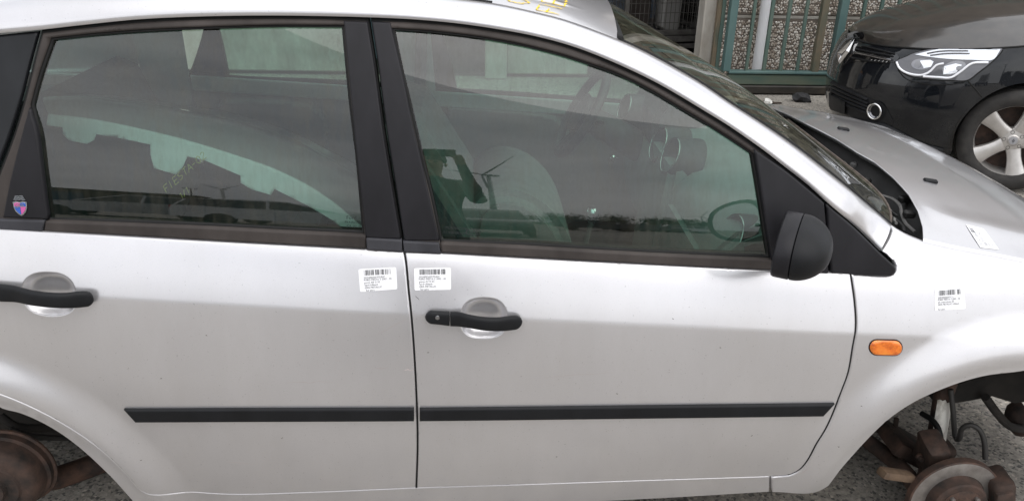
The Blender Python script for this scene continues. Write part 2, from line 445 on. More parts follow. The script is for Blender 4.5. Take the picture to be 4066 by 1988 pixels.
# ------------------------------------------------------------------ traced lines of the car side
BELT = [(-330, 893), (0, 909), (400, 931), (900, 959), (1453, 988), (1605, 997)]
BELT2 = [(1605, 997), (1750, 1003), (2274, 1032), (2700, 1054), (3067, 1072), (3378, 1084)]
SHUT_LOW = [(1605, 997), (1613, 1050), (1622, 1150), (1634, 1263), (1650, 1500), (1658, 1737), (1653, 1938)]
SHUT_F = [(3378, 1084), (3387, 1139), (3395, 1200), (3400, 1294), (3388, 1375), (3369, 1482), (3344, 1551), (3313, 1632), (3282, 1701), (3244, 1763), (3206, 1832), (3175, 1867), (3131, 1887), (3060, 1893)]
BOT_F = [(3060, 1893), (2500, 1911), (2000, 1928), (1653, 1938)]
BOT_R = [(1653, 1938), (1200, 1957), (900, 1963), (628, 1967)]
REAR_E = [(628, 1967), (581, 1961), (549, 1942), (502, 1887), (439, 1824), (353, 1753), (235, 1677), (118, 1616), (0, 1567), (-100, 1538)]
REAR_U = [(-100, 1538), (-190, 1380), (-215, 1150), (-185, 1000), (-150, 902)]
SILLB = [(3257, 1950), (2600, 1985), (1800, 2022), (1000, 2048), (518, 2052)]
SHUT_UP = [(1466, 70), (1496, 262), (1531, 524), (1566, 743), (1597, 926), (1605, 997)]
ROOFLOW = [(-1050, 420), (-850, 320), (-600, 235), (-300, 168), (0, 131), (150, 118), (318, 99), (556, 75), (794, 64), (1033, 60), (1271, 62), (1466, 67), (1640, 75), (1800, 89), (1959, 111), (2118, 140), (2277, 183), (2436, 245), (2583, 314), (2667, 360), (2767, 420), (2900, 502), (3043, 603), (3103, 650), (3200, 726), (3276, 795), (3391, 893), (3495, 996)]
ROOFUP = [(-1050, 250), (-850, 165), (-600, 92), (-300, 30), (0, -20), (500, -60), (1000, -70), (1466, -45), (1750, -12), (1857, 0), (1972, 15), (2143, 52), (2242, 78), (2436, 149), (2531, 190), (2600, 225), (2700, 280), (2800, 340), (2900, 409), (3029, 491), (3162, 583), (3295, 686), (3391, 764), (3486, 845), (3538, 891)]
GL_F = [[(1568, 125), (1715, 135), (1880, 154), (2045, 182), (2210, 222), (2330, 260), (2457, 306), (2576, 364), (2696, 435), (2815, 506), (2934, 583), (2987, 619)],
        [(2987, 619), (3005, 720), (3030, 880), (3050, 1019)], [(3050, 1019), (2798, 1009), (2449, 992), (2099, 971), (1756, 957)],
        [(1756, 957), (1719, 781), (1686, 648), (1657, 524), (1629, 400), (1606, 305), (1583, 199), (1568, 125)]]
GL_R = [[(208, 163), (397, 143), (636, 127), (874, 118), (1112, 112), (1355, 113)], [(1355, 113), (1366, 238), (1386, 437), (1410, 636), (1436, 922)],
        [(1436, 922), (1112, 907), (794, 891), (477, 879), (191, 872)], [(191, 872), (171, 715), (147, 516), (127, 421)], [(127, 421), (160, 300), (208, 163)]]
DOOR_BACK = [(157, 119), (120, 260), (85, 400), (40, 545), (0, 650), (-60, 800), (-110, 903)]

car = thing('silver_hatchback', 'silver five-door hatchback without wheels, barcode stickers on its doors', 'car', (0, 0, 0))
FLIP = []        # parts that are repeated on the far side

def flipped(o, parent, name=None):
    c = bpy.data.objects.new(name or o.name.split('.')[0], o.data); COL.objects.link(c); c.parent = parent
    c.matrix_local = Matrix.Translation((0, CW, 0)) @ Matrix.Diagonal((1, -1, 1, 1)); return c

# handle bowls
hb_f = onS(1921, 1266, S_b); hb_r = onS(194, 1171, S_b)
def ell_ring(c, a, b, ks, n): return [np.array([(c[0] + a * k * abs(math.cos(t)) ** .8 * (1 if math.cos(t) >= 0 else -1), c[1] + b * k * abs(math.sin(t)) ** .8 * (1 if math.sin(t) >= 0 else -1)) for t in np.linspace(0.01, 2 * math.pi + .01, n, endpoint=False)]) for k in ks]
BOWLS.append((hb_f, .0555, .0480, .030)); BOWLS.append((hb_r, .0610, .0500, .030))

CREASE = [lambda x, d=d: ZT_C + ZT_K * x + d for d in (-.0085, -.0045, .0, .0045, .0085)]
fd = part('front_door', car); rd = part('rear_door', car)
belt_r = spl(sb(BELT), .01)
Lfd = loop(sb(BELT2), sb(SHUT_F), sb(BOT_F), sb(SHUT_LOW)[::-1])
skin_f = panel('door_skin', Lfd, S_b, SILVER, fd, gap=.0024, crease=CREASE, fine=[(hb_f[0] - .075, hb_f[0] + .075, hb_f[1] - .062, hb_f[1] + .062, .0045)], extra=ell_ring(hb_f, .0555, .0500, (1.03, 1.0, .96, .91, .85), 90))
Lrd = loop(sb([(-150, 902)] + BELT[1:]), sb(SHUT_LOW), sb(BOT_R), sb(REAR_E), sb(REAR_U))
skin_r = panel('door_skin', Lrd, S_b, SILVER, rd, gap=.0024, crease=CREASE, fine=[(hb_r[0] - .08, hb_r[0] + .08, hb_r[1] - .062, hb_r[1] + .062, .0045)], extra=ell_ring(hb_r, .0610, .0510, (1.03, 1.0, .96, .91, .85), 90))

# ---- body side: sill, rear arch lip, rear quarter below the belt
def arc_px(A, Yp, a0, a1, n=24, dr=0.0):
    return [(A[0] + (A[2] + dr) * math.cos(R(a)), A[1] + (A[2] + dr) * math.sin(R(a))) for a in np.linspace(a0, a1, n)]
sill_end = [(3060, 1893), (3058, 1955)]
lipR_near = sb(LIP_R)
a_first = math.degrees(math.atan2(lipR_near[-1][1] - AR[1], lipR_near[-1][0] - AR[0]))
arcR = arc_px(AR, 0, a_first + 3, 200, 26)
REAR_X = AR[0] - .60
zb_rear = ZB_C + ZB_K * (REAR_X)
quarter_top = [(REAR_X, zb_rear - .03), (AR[0] - .2, ZB_C + ZB_K * (AR[0] - .2))]
Lbs = loop(sb(BOT_F)[:], sb(BOT_R), sb(REAR_E), sb(REAR_U), [sb([(-150, 902)])[0], quarter_top[1]], [quarter_top[1], quarter_top[0]],
           [quarter_top[0], (REAR_X - .02, AR[1] + .25), (REAR_X + .02, AR[1] - .06)], [(REAR_X + .02, AR[1] - .06), arcR[-1]], arcR[::-1] + lipR_near[::-1],
           [lipR_near[0], onS(560, 2052, S_b)], sb([(560, 2052), (1000, 2048), (1800, 2020), (2600, 1984), (3058, 1957)]), [onS(3058, 1957, S_b), onS(3060, 1893, S_b)])
bs = panel('body_side', Lbs, S_b, SILVER, car, off=.003, gap=.0008, r=.004, drop=.003, flange=.03, grid=.02)
# door jambs: dark backing behind the gaps
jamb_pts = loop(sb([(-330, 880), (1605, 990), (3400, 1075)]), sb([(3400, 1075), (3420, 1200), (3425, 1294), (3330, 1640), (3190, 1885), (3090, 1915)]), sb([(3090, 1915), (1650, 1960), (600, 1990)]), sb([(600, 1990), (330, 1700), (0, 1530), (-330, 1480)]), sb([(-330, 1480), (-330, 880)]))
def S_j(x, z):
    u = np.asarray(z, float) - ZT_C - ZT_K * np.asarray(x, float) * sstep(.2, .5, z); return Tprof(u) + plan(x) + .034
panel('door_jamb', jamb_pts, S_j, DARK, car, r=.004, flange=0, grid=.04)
# ------------------------------------------------------------------ window frames, glass and trims of the near side
def shrink(P, d):
    P = np.array(P)
    if area2(P) < 0: P = P[::-1].copy()
    return inset(P, d)[0]
glF = loop(*[sg(s) for s in GL_F]); glR = loop(*[sg(s) for s in GL_R])
low = sg(ROOFLOW)
def cut(pts, px0, px1):      # part of the roof line between two photo columns
    return [p for p, q in zip(sg(pts), pts) if px0 <= q[0] <= px1]
outF = loop(sg(SHUT_UP)[::-1], [sg(SHUT_UP)[0]] + cut(ROOFLOW, 1500, 3280), [onS(3276, 795, S_g), onS(3290, 1084, S_g)], sg([(3290, 1084), (2700, 1056), (2274, 1034), (1605, 999)]))
outR = loop(sg(DOOR_BACK)[::-1], [sg(DOOR_BACK)[0]] + cut(ROOFLOW, 200, 1400) + [sg(SHUT_UP)[0]], sg(SHUT_UP), sg([(1605, 999), (900, 961), (400, 933), (-110, 905)]))
for nm_, dpar, outl, gl, mt in (('f', fd, outF, glF, GLASSF), ('r', rd, outR, glR, GLASS)):
    panel('window_seal', outl, S_g, RUBBER, dpar, off=.006, gap=.002, flange=.02, grid=.03, holes=[gl])
    panel('window_frame', outl, S_g, BROWN, dpar, off=-.002, gap=.0085, r=.005, drop=.004, flange=.012, grid=.03, holes=[shrink(gl, -.006)])
    panel('window_glass', shrink(gl, -.008), S_g, mt, dpar, off=.013, flange=0, grid=.03, r=.004, drop=0)
# belt strips and end caps
def strip(name, top, bot, S, mt, par, off, **k):
    return panel(name, loop(top, [top[-1], bot[-1]], bot[::-1], [bot[0], top[0]]), S, mt, par, off=off, **k)
strip('belt_strip', sg([(1752, 960), (2099, 977), (2449, 998), (2798, 1015), (3062, 1027)]), sg([(1752, 996), (2099, 1016), (2449, 1035), (2798, 1054), (3068, 1066)]), S_g, BROWN, fd, -.010, r=.004, drop=.004, grid=.03)
strip('belt_strip', sg([(186, 874), (477, 885), (794, 898), (1112, 914), (1452, 930)]), sg([(180, 912), (477, 927), (794, 945), (1112, 962), (1455, 981)]), S_g, BROWN, rd, -.010, r=.004, drop=.004, grid=.03)
strip('end_cap', sg([(1602, 951), (1742, 959)]), sg([(1606, 992), (1751, 997)]), S_g, CAPG, fd, -.013, r=.003, grid=.03)
strip('end_cap', sg([(1457, 939), (1596, 947)]), sg([(1459, 982), (1599, 990)]), S_g, CAPG, rd, -.013, r=.003, grid=.03)
strip('end_cap', sg([(-110, 862), (184, 870)]), sg([(-125, 898), (176, 912)]), S_g, CAPG, rd, -.013, r=.003, grid=.03)
# pillar panels
strip('pillar_trim', sg([(1477, 86), (1504, 262), (1539, 524), (1574, 743), (1602, 926), (1606, 952)]), sg([(1550, 90), (1579, 215), (1600, 305), (1640, 500), (1683, 680), (1745, 953)]), S_g, SATIN, fd, -.007, r=.004, drop=.004, grid=.03)
strip('pillar_trim', sg([(1366, 83), (1386, 300), (1403, 474), (1428, 711), (1453, 941)]), sg([(1459, 88), (1487, 262), (1522, 524), (1557, 743), (1588, 926), (1591, 946)]), S_g, SATIN, rd, -.007, r=.004, drop=.004, grid=.03)
panel('rear_sail_trim', loop(sg([(119, 428), (146, 516), (170, 700), (193, 868)]), sg([(193, 868), (16, 860)]), sg([(16, 860), (48, 700), (85, 555), (119, 428)])), S_g, SATIN, rd, off=-.007, r=.004, drop=.004, grid=.03)
panel('mirror_sail', loop(sg([(2992, 590), (3111, 672), (3189, 735), (3266, 800)]), sg([(3266, 800), (3275, 900), (3284, 1080)]), sg([(3284, 1080), (3068, 1070)]), sg([(3068, 1070), (3045, 930), (3015, 740), (2992, 590)])), S_g, SATIN, fd, off=-.012, r=.004, drop=.004, grid=.03)
panel('fender_corner_trim', loop(sg([(3277, 806), (3391, 903), (3490, 1000), (3543, 1048)]), sg([(3543, 1048), (3552, 1062), (3549, 1079), (3534, 1090)]), sg([(3534, 1090), (3391, 1086), (3296, 1078)]), sg([(3296, 1078), (3284, 940), (3277, 806)])), S_g, SATIN, car, off=-.011, r=.005, drop=.005, grid=.03)
# rear quarter panel trim and glass beyond the rear door
panel('quarter_trim', loop(sg([(148, 128), (112, 258), (77, 398), (32, 543), (-8, 648), (-70, 800), (-120, 900)]), sg([(-120, 900), (-420, 886)]), sg([(-420, 886), (-380, 600), (-250, 178)]), sg([(-250, 178), (0, 143), (148, 128)])), S_g, GLOSSB, car, off=.0, r=.004, grid=.03)
Lc = loop(sg([(-250, 170), (-390, 600), (-430, 890)]), [onS(-430, 890, S_g), (REAR_X + .02, zb_rear - .02)], [(REAR_X + .02, zb_rear - .02), (REAR_X + .10, zb_rear + .25), onS(-850, 322, S_g)], sg([(-850, 322), (-600, 237), (-250, 170)]))
panel('rear_pillar', Lc, S_g, SILVER, car, off=-.004, r=.004, grid=.03)

# ------------------------------------------------------------------ roof rail and front pillar, roof, windscreen
def pt_low(i, p):
    f = sstep(.955, 1, i); q = onS(*p, S_g); r_ = onS(*p, S_b)
    a = S3(S_g, *q, -.008); b = S3(S_b, *r_, 0.0) if f > 0 else a; return a * (1 - f) + b * f
lowS = spl([np.array(p, float) for p in ROOFLOW], 12); upS = spl([np.array(p, float) for p in ROOFUP], 12)
NR = 150
lowS = resample(lowS, NR); upS = resample(upS, NR)
LOW3 = [pt_low(i / (NR - 1), p) for i, p in enumerate(lowS)]
UP3 = []
for i, p in enumerate(upS):
    t = i / (NR - 1); a = atY(p[0], p[1], LOW3[i][1] + .085)
    yy = LOW3[i][1] + .085 - .02 * float(sstep(.6, .95, t)); UP3.append(atY(p[0], p[1], yy))
rows = []
for Lp, Up in zip(LOW3, UP3):
    d = Up - Lp; nn = np.array([0, -d[2] - .02, d[1] + .02]); nn /= np.linalg.norm(nn)
    ctrl = (Lp + Up) / 2 + nn * .030
    row = [Lp + np.array([0, .022, .0]), Lp + np.array([0, .003, -.001])]
    for k in range(0, 9):
        s = k / 8; row.append((1 - s) ** 2 * Lp + 2 * s * (1 - s) * ctrl + s * s * Up)
    row += [Up + np.array([0, .004, -.003]), Up + np.array([0, .006, -.018])]
    rows.append(row)
rail_me = grid_mesh('roof_rail', rows, flip=True)
rail = obj('roof_rail', rail_me, SILVER, car); flipped(rail, car)
def up_at(px):        # point of the rail's upper edge at a photo column
    xs = [p[0] for p in upS]; return np.array([np.interp(px, xs, [q[k] for q in UP3]) for k in range(3)])
# roof
NX, NY = 130, 150
i_hd = int(np.argmin([abs(p[0] - 2448) for p in upS]))
edge = [UP3[i] + np.array([0, .007, -.001]) for i in range(0, i_hd + 1)]
edge = resample(edge, NX)
rows = []
for i, e in enumerate(edge):
    row = []
    for j in range(NY):
        s = -1 + 2 * j / (NY - 1); c = 1 - s * s; half = CW / 2 - e[1]
        f = i / (NX - 1)
        x = e[0] + .028 * c * float(sstep(.35, 1.0, f)) - .05 * c * float(1 - sstep(0, .3, f))
        z = e[2] + .047 * (1 - abs(s) ** 2.3)
        # pressed beads along the roof
        yy = s * half
        bead = 0
        for yb in (-.42, -.25, -.085, .085, .25, .42):
            bead += math.exp(-((yy - yb) / .009) ** 2)
        z += .0035 * bead * float(sstep(.12, .2, f)) * float(1 - sstep(.93 - .35 * abs(s) ** 2 * .2, .965, f))
        row.append(np.array([x, CW / 2 + s * half, z]))
    rows.append(row)
ROOF_ROWS = rows
obj('roof', grid_mesh('roof', rows, flip=False), SILVER, car)
rows = [[p + np.array([0, (.012 if p[1] < CW / 2 else -.012), -.022]) for p in r_[::6]] for r_ in ROOF_ROWS[::5]]
HEADL = plastic('headliner_fabric', (.62, .63, .60), .9)
obj('headliner', grid_mesh('headliner', rows), HEADL, car)
# ditch strip (black) in the rear part of the roof gutter
tube('roof_ditch_strip', [UP3[i] + np.array([0, .006, -.002]) for i in range(20, int(np.argmin([abs(p[0] - 1972) for p in upS])))], .006, RUBBER, car, 6)
# windscreen
i0, i1 = i_hd, NR - 1
_e = [UP3[i] + np.array([.004, .012, -.006]) for i in range(i0, NR)]; ws_edge = resample(_e, 50)
rows = []
for i, e in enumerate(ws_edge):
    t = i / 49; row = []
    for j in range(61):
        s = -1 + 2 * j / 60; half = CW / 2 - e[1]; c = 1 - abs(s) ** (2.2 + 3.5 * t ** 4)
        row.append(np.array([e[0] + (.024 + .042 * t ** 2.5) * c, CW / 2 + s * half, e[2] + .014 * c]))
    rows.append(row)
WS_ROWS = rows
WSM = [WSGLASS]
wsh = obj('windscreen', grid_mesh('windscreen', rows), WSGLASS, car)
V, F = [], []
for path, rd_ in (([p + np.array([.001, 0, .003]) for p in rows[0]], .010), ([r_[0] + np.array([0, -.003, .002]) for r_ in rows], .006), ([r_[-1] + np.array([0, .003, .002]) for r_ in rows], .006)):
    tube_data(path, rd_, 6, V, F)
obj('windscreen_seal', mesh('windscreen_seal', V, F), RUBBER, car)

# ------------------------------------------------------------------ front fender, bonnet, scuttle
FT = sb([(3542, 893), (3605, 931), (3670, 959)]); HG = sb([(3670, 959), (3800, 988), (3929, 1012), (4066, 1039)])
HGX = HG + [(1.46, .780), (1.60, .745), (1.74, .69)]
arcF = arc_px(AF, 0, 92, 8, 20); lipF_near = sb(LIP_F)
aF = math.degrees(math.atan2(lipF_near[-1][1] - AF[1], lipF_near[-1][0] - AF[0]))
arcF = arc_px(AF, 0, aF - 4, -12, 22)
Lfe = loop(sb(SHUT_F[:-1]) + sb([(3060, 1895)]), sb([(3062, 1897), (3064, 1957)]), sb([(3064, 1957), (3257, 1950), (3294, 1930)]), sb([(3294, 1930)] + LIP_F[:-1]) + [lipF_near[-1]] + arcF,
           [arcF[-1], (1.80, AF[1] + .02)], [(1.80, AF[1] + .02), (1.80, .45), HGX[-1]], HGX[::-1], FT[::-1], sb([(3542, 893), (3544, 903), (3532, 941), (3513, 974), (3498, 998)]), sb([(3498, 998), (3548, 1043), (3557, 1060), (3554, 1082), (3536, 1096), (3378, 1090)]))
fender = panel('front_fender', Lfe, S_b, SILVER, car, gap=.0024, r=.0035, drop=.003, flange=.02, grid=.012, crease=CREASE)
ff_ = flipped(fender, car); ff_.matrix_local = Matrix.Translation((0, CW - .012, -.035)) @ Matrix.Diagonal((1, -1, 1, 1))
hood_edge = [S3(S_b, *q) for q in HGX]
def hz(Y): return hood_edge[0][2] + .004 + .045 * (1 - abs((Y - CW / 2) / (CW / 2 - hood_edge[0][1])) ** 2.2)
REAR_PX = [(3670, 955), (3665, 898), (3643, 831), (3605, 764), (3543, 698), (3467, 640), (3400, 608), (3312, 556), (3198, 505), (3114, 464), (3038, 433)]
rear_pts = []
for q in REAR_PX:
    bz = None
    for Y in np.linspace(hood_edge[0][1], CW - hood_edge[0][1], 400):
        p = atY(*q, Y); e_ = abs(p[2] - hz(Y))
        if bz is None or e_ < bz[0]: bz = (e_, p)
    rear_pts.append(bz[1])
print('hood rear edge', [tuple(np.round(p, 3)) for p in rear_pts])
ry = np.array([p[1] for p in rear_pts]); rx = np.array([p[0] for p in rear_pts])
_o = np.argsort(ry)
def rear_x(Y): return float(np.interp(Y, np.concatenate([ry[_o], [CW - .15]]), np.concatenate([rx[_o], [1.045]])))
def rear_x_old(Y):
    a = abs(Y - CW / 2) / (CW / 2 - hood_edge[0][1]); return HOOD_C + (hood_edge[0][0] - HOOD_C) * a ** HOOD_P
HOOD_C = float(np.interp(CW / 2, np.sort(ry), rx[np.argsort(ry)])); HOOD_P = 3.2
hx = np.array([p[0] for p in hood_edge]); hy_ = np.array([p[1] for p in hood_edge]); hzv = np.array([p[2] for p in hood_edge])
def hood_pt(s, f):
    # s across (-1 near .. 1 far), f 0 rear .. 1 front
    half = CW / 2 - .14; Yg = CW / 2 + s * half; x0 = rear_x(CW / 2 + s * (CW / 2 - hood_edge[0][1])); x1 = 1.80 - .10 * abs(s) ** 2.5 + .02
    x = x0 + (x1 - x0) * f
    ye = float(np.interp(x, hx, hy_)) + .006; ze = float(np.interp(x, hx, hzv, left=hzv[0] + (hx[0] - x) * .12))
    Y = CW / 2 + s * (CW / 2 - ye)
    z = ze + .002 + .062 * (1 - abs(s) ** 2.3) * (1 - .15 * f)
    # raised shoulder near each fender
    a = abs(s); z += .005 * math.exp(-((a - .80) / .085) ** 2) * float(sstep(.03, .16, f)) 
    z -= .06 * max(0, f - .75) ** 2 / .0625
    return np.array([x, Y, z])
rows = []
for j in range(141):
    s = -1 + 2 * j / 140; row = []
    p0 = hood_pt(s, 0); row.append(p0 + np.array([.02, 0, -.02])); row.append(p0 + np.array([.001, 0, -.004]))
    for i in range(70): row.append(hood_pt(s, (i / 69) ** 1.3))
    rows.append(row)
rows = [[p + np.array([0, .002, -.02]) for p in rows[0]]] + rows + [[p + np.array([0, -.002, -.02]) for p in rows[-1]]]
hood = obj('bonnet', grid_mesh('bonnet', rows), SILVER, car)

# black tubes added in the door gaps to paint their shade
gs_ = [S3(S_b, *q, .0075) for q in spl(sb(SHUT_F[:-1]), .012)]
tube('gap_shade_tube', gs_, .0042, RUBBER, fd, 6)
tube('gap_shade_tube', [S3(S_b, *q, .0075) for q in spl(sb(SHUT_LOW), .012)], .0042, RUBBER, rd, 6)
# ------------------------------------------------------------------ rub strips, indicator, handles, mirror, labels, badge
def rub(name, top, bot, ends, par):
    return panel(name, loop(sb(top), sb([top[-1], bot[-1]]), sb(bot[::-1]), sb([bot[0], top[0]])), S_b, BLACKP, par, off=-.011, r=.006, drop=.005, flange=.012, grid=.03)
rub('rub_strip', [(1667, 1616), (2300, 1609), (2800, 1603), (3311, 1597)], [(1667, 1665), (2300, 1658), (2800, 1652), (3266, 1646)], 0, fd)
rub('rub_strip', [(495, 1619), (1000, 1617), (1644, 1615)], [(541, 1670), (1000, 1668), (1644, 1665)], 0, rd)
def pill(px0, px1, py0, py1, S, slope=0.0, n=10):
    cx, cy = (px0 + px1) / 2, (py0 + py1) / 2; hh = (py1 - py0) / 2; hw = (px1 - px0) / 2; P = []
    for sgn in (1, -1):
        for a in np.linspace(-90, 90, n):
            x = sgn * (hw - hh + hh * math.cos(R(a)) * 1.0); y = hh * math.sin(R(a)) * sgn
            P.append(onS(cx + x, cy + y + slope * x, S))
    return np.array(P)
panel('indicator_gasket', pill(3448, 3585, 1345, 1412, S_b, .02), S_b, RUBBER, car, off=-.001, r=.002, drop=.001, flange=.004)
sig = panel('side_indicator', pill(3453, 3580, 1350, 1407, S_b, .02), S_b, ORANGE, car, off=-.007, r=.006, drop=.004, flange=.008, grid=.006)
_w = N_(ORANGE, 'ShaderNodeTexWave'); _w.inputs['Scale'].default_value = 90; _w.bands_direction = 'X'; _tc = N_(ORANGE, 'ShaderNodeTexCoord'); lk(ORANGE, _tc.outputs['Object'], _w.inputs['Vector']); bump(ORANGE, _w.outputs['Fac'], .25, .002); lk(ORANGE, ramp(ORANGE, noise(ORANGE, 38, 3, .6, (1, 1, 1.6)), [(.35, (.52, .10, .006)), (.5, (.80, .19, .015)), (.7, (.86, .26, .03))]), bsdf(ORANGE).inputs['Base Color'])

def sup(y, z, p=3.2, n=20):
    return [(y * abs(math.cos(a)) ** (2 / p) * (1 if math.cos(a) >= 0 else -1), z * abs(math.sin(a)) ** (2 / p) * (1 if math.sin(a) >= 0 else -1)) for a in np.linspace(0, 2 * math.pi, n, endpoint=False)]
def handle(name, cx, px, proud, hh, par, thick=.009, flat=(0, 0)):
    """lofted pull handle along photo points px=(x,y) with its own distance from the door skin"""
    P = []
    q = spl([np.array((a, b, c, d), float) for (a, b), c, d in zip(px, proud, hh)], 4)
    rows = []
    for (a, b, pr, h_) in q:
        s0 = onS(a, b, S_plain); Y = float(S_plain(*s0)) - pr; c = atY(a, b, Y)
        rows.append((c, h_))
    L_ = []
    n = len(rows)
    for i, (c, h_) in enumerate(rows):
        e = min(i + 19 * flat[0], n - 1 - i + 19 * flat[1]) / 7.0; k = math.sqrt(max(0.02, 1 - max(0, 1 - e) ** 2))
        L_.append([np.array([c[0], c[1] + yy * k, c[2] + zz * k]) for yy, zz in sup(thick, h_ * 1.22)])
    me = grid_mesh(name, L_, close=True)
    bm = bmesh.new(); bm.from_mesh(me); bm.verts.ensure_lookup_table(); m_ = len(L_[0])
    bm.faces.new([bm.verts[i] for i in range(m_)]); bm.faces.new([bm.verts[(n - 1) * m_ + i] for i in range(m_)][::-1])
    return obj(name, bm_mesh(bm, name, angle=60), BLACKP, par)
def S_plain(x, z):
    x = np.asarray(x, float); z = np.asarray(z, float); u = z - ZT_C - ZT_K * x * sstep(.2, .5, z)
    return Tprof(u) + plan(x) - flare(x, z, AR, .135, .026)
handle('door_handle', 0, [(1788, 1265), (1820, 1266), (1860, 1274), (1921, 1284), (1985, 1286), (2030, 1281), (2074, 1277)], [.012, .018, .030, .036, .031, .020, .012], [.0145, .0145, .013, .013, .0135, .0145, .013], fd, flat=(1, 0))
handle('lock_cap', 0, [(1688, 1258), (1705, 1258), (1740, 1260), (1785, 1264)], [.008, .012, .013, .013], [.0115, .013, .0135, .0143], fd, flat=(0, 1))
kc = onS(1737, 1260, S_plain)
obj('key_cylinder', lathe_mesh('key_cylinder', [(.0, -.0015), (.0045, -.0015), (.0055, .001), (.006, .004)], 'Y', tuple(atY(1737, 1261, float(S_plain(*kc)) - .0225)), 18), mat('worn_steel', (.35, .35, .36), .35, 1.0), fd)
handle('door_handle', 0, [(-105, 1154), (-60, 1156), (0, 1161), (60, 1166), (120, 1180), (194, 1190), (265, 1192), (315, 1188), (371, 1184)], [.010, .013, .015, .019, .030, .036, .031, .020, .012], [.016, .017, .0172, .016, .0148, .0142, .0145, .0155, .014], rd)

# mirror
MX = atY(3168, 985, -.055)
mir = part('door_mirror', car)
AX = np.array([-.52, -1.0, -.06]); AX /= np.linalg.norm(AX); FX = np.array([.90, -.43, .0]); FX -= AX * (FX @ AX); FX /= np.linalg.norm(FX); ZX = np.cross(FX, AX); ZX = ZX if ZX[2] > 0 else -ZX
def mpt(u, v, w): return MX + AX * u + ZX * v + FX * w
def mring(k, w, n=40, p=2.45, a=.093, b=.062):
    o = []
    for t in np.linspace(0, 2 * math.pi, n, endpoint=False):
        c, s = math.cos(t), math.sin(t); u = a * abs(c) ** (2 / p) * (1 if c >= 0 else -1); v = b * abs(s) ** (2 / p) * (1 if s >= 0 else -1)
        v *= 1 - .12 * (u / a) ; o.append(mpt(u * k, v * k, w))
    return o
rows = [mring(1.0, -.002), mring(1.0, .004)] + [mring(k, .004 + .066 * (1 - k ** 2.3) ** .60) for k in (.99, .96, .91, .84, .75, .62, .46, .3, .14, .02)]
obj('mirror_cap', grid_mesh('mirror_cap', rows, close=True), BLACKP, mir)
rows = [mring(.60, -.030), mring(.93, -.034), mring(.97, -.040), mring(1.0, -.036), mring(1.005, -.02), mring(1.005, -.006), mring(.985, -.004), mring(.90, -.004)]
obj('mirror_rim', grid_mesh('mirror_rim', rows, close=True), SATIN, mir)
rows = [mring(.94, -.033), mring(.5, -.033), mring(.02, -.033)]
obj('mirror_glass', grid_mesh('mirror_glass', rows, close=True), mat('mirror_silver', (.8, .82, .82), .03, 1.0), mir)
a_ = mpt(-.06, -.015, .0); b_ = mpt(-.145, -.025, .004)
V, F = tube_data([a_, (a_ + b_) / 2, b_], [.034, .036, .042], 14); obj('mirror_foot', mesh('mirror_foot', V, F), BLACKP, mir)

# printed labels ---------------------------------------------------------------
def text_mesh(s, size, align='LEFT'):
    cu = bpy.data.curves.new('t', 'FONT'); cu.body = s; cu.size = size; cu.align_x = align; cu.resolution_u = 2
    o = bpy.data.objects.new('t', cu); COL.objects.link(o); bpy.context.view_layer.update()
    me = bpy.data.meshes.new_from_object(o.evaluated_get(bpy.context.evaluated_depsgraph_get()))
    V = [tuple(v.co[:2]) for v in me.vertices]; F = [tuple(p.vertices) for p in me.polygons]
    bpy.data.objects.remove(o); bpy.data.meshes.remove(me); bpy.data.curves.remove(cu); return V, F
TXT = {}
def text(s):
    if s not in TXT: TXT[s] = text_mesh(s, 1.0)
    return TXT[s]
def label(corners, lines, place, seed, n3=None):
    """corners: top-left, top-right, bottom-right, bottom-left in the photo; place(px,py,lift)->3-D point"""
    lab = part('barcode_label', car); c = [np.array(q, float) for q in corners]
    def uv(u, v, lift): p = (c[0] * (1 - u) + c[1] * u) * (1 - v) + (c[3] * (1 - u) + c[2] * u) * v; return place(p[0], p[1], lift)
    n = 8; rows = []
    def rr(u, v):       # slightly rounded corners
        return uv(u, v, .0007)
    V = []; F = []; ring = []
    for (cu_, cv_, a0) in ((.96, .07, -90), (.96, .93, 0), (.04, .93, 90), (.04, .07, 180)):
        for a in np.linspace(a0, a0 + 90, 5): ring.append((cu_ + .04 * math.cos(R(a)), cv_ + .07 * math.sin(R(a))))
    V = [uv(.5, .5, .0007)] + [uv(u, v, .0007) for u, v in ring] + [uv(u, v, .0001) for u, v in ring]; m_ = len(ring)
    F = [(0, 1 + i, 1 + (i + 1) % m_) for i in range(m_)] + [(1 + i, 1 + m_ + i, 1 + m_ + (i + 1) % m_, 1 + (i + 1) % m_) for i in range(m_)]
    obj('label_paper', mesh('label_paper', V, F, smooth=False), WHITEL, lab)
    V = []; F = []; r_ = random.Random(seed); u = .14
    while u < .86:
        w_ = r_.choice((.006, .006, .011, .016))
        if r_.random() < .88:
            b = len(V); V += [uv(u, .05, .0012), uv(u + w_, .05, .0012), uv(u + w_, .29, .0012), uv(u, .29, .0012)]; F.append((b, b + 1, b + 2, b + 3))
        u += w_ + r_.choice((.006, .009, .014))
    obj('barcode', mesh('barcode', V, F, smooth=False), INK, lab)
    V = []; F = []
    for (s, v, h_, u0) in lines:
        tv, tf = text(s); b = len(V); asp = .60
        for (tx, ty) in tv: V.append(uv(u0 + tx * h_ * asp, v - ty * h_, .0012))
        F += [tuple(b + i for i in f) for f in tf]
    obj('label_text', mesh('label_text', V, F, smooth=False), INK, lab)
    return lab
def side_place(px, py, lift):
    q = onS(px, py, S_b); return S3(S_b, *q, -lift)
LN = lambda num, what, m_: [(num, .43, .115, .12), ('FORD FIESTA 5 2002 - 05', .53, .115, .12), (what, .645, .115, .13), ('5prd Liftback', .755, .115, .13), (m_, .87, .115, .13), ('Sur parc', .985, .115, .16)]
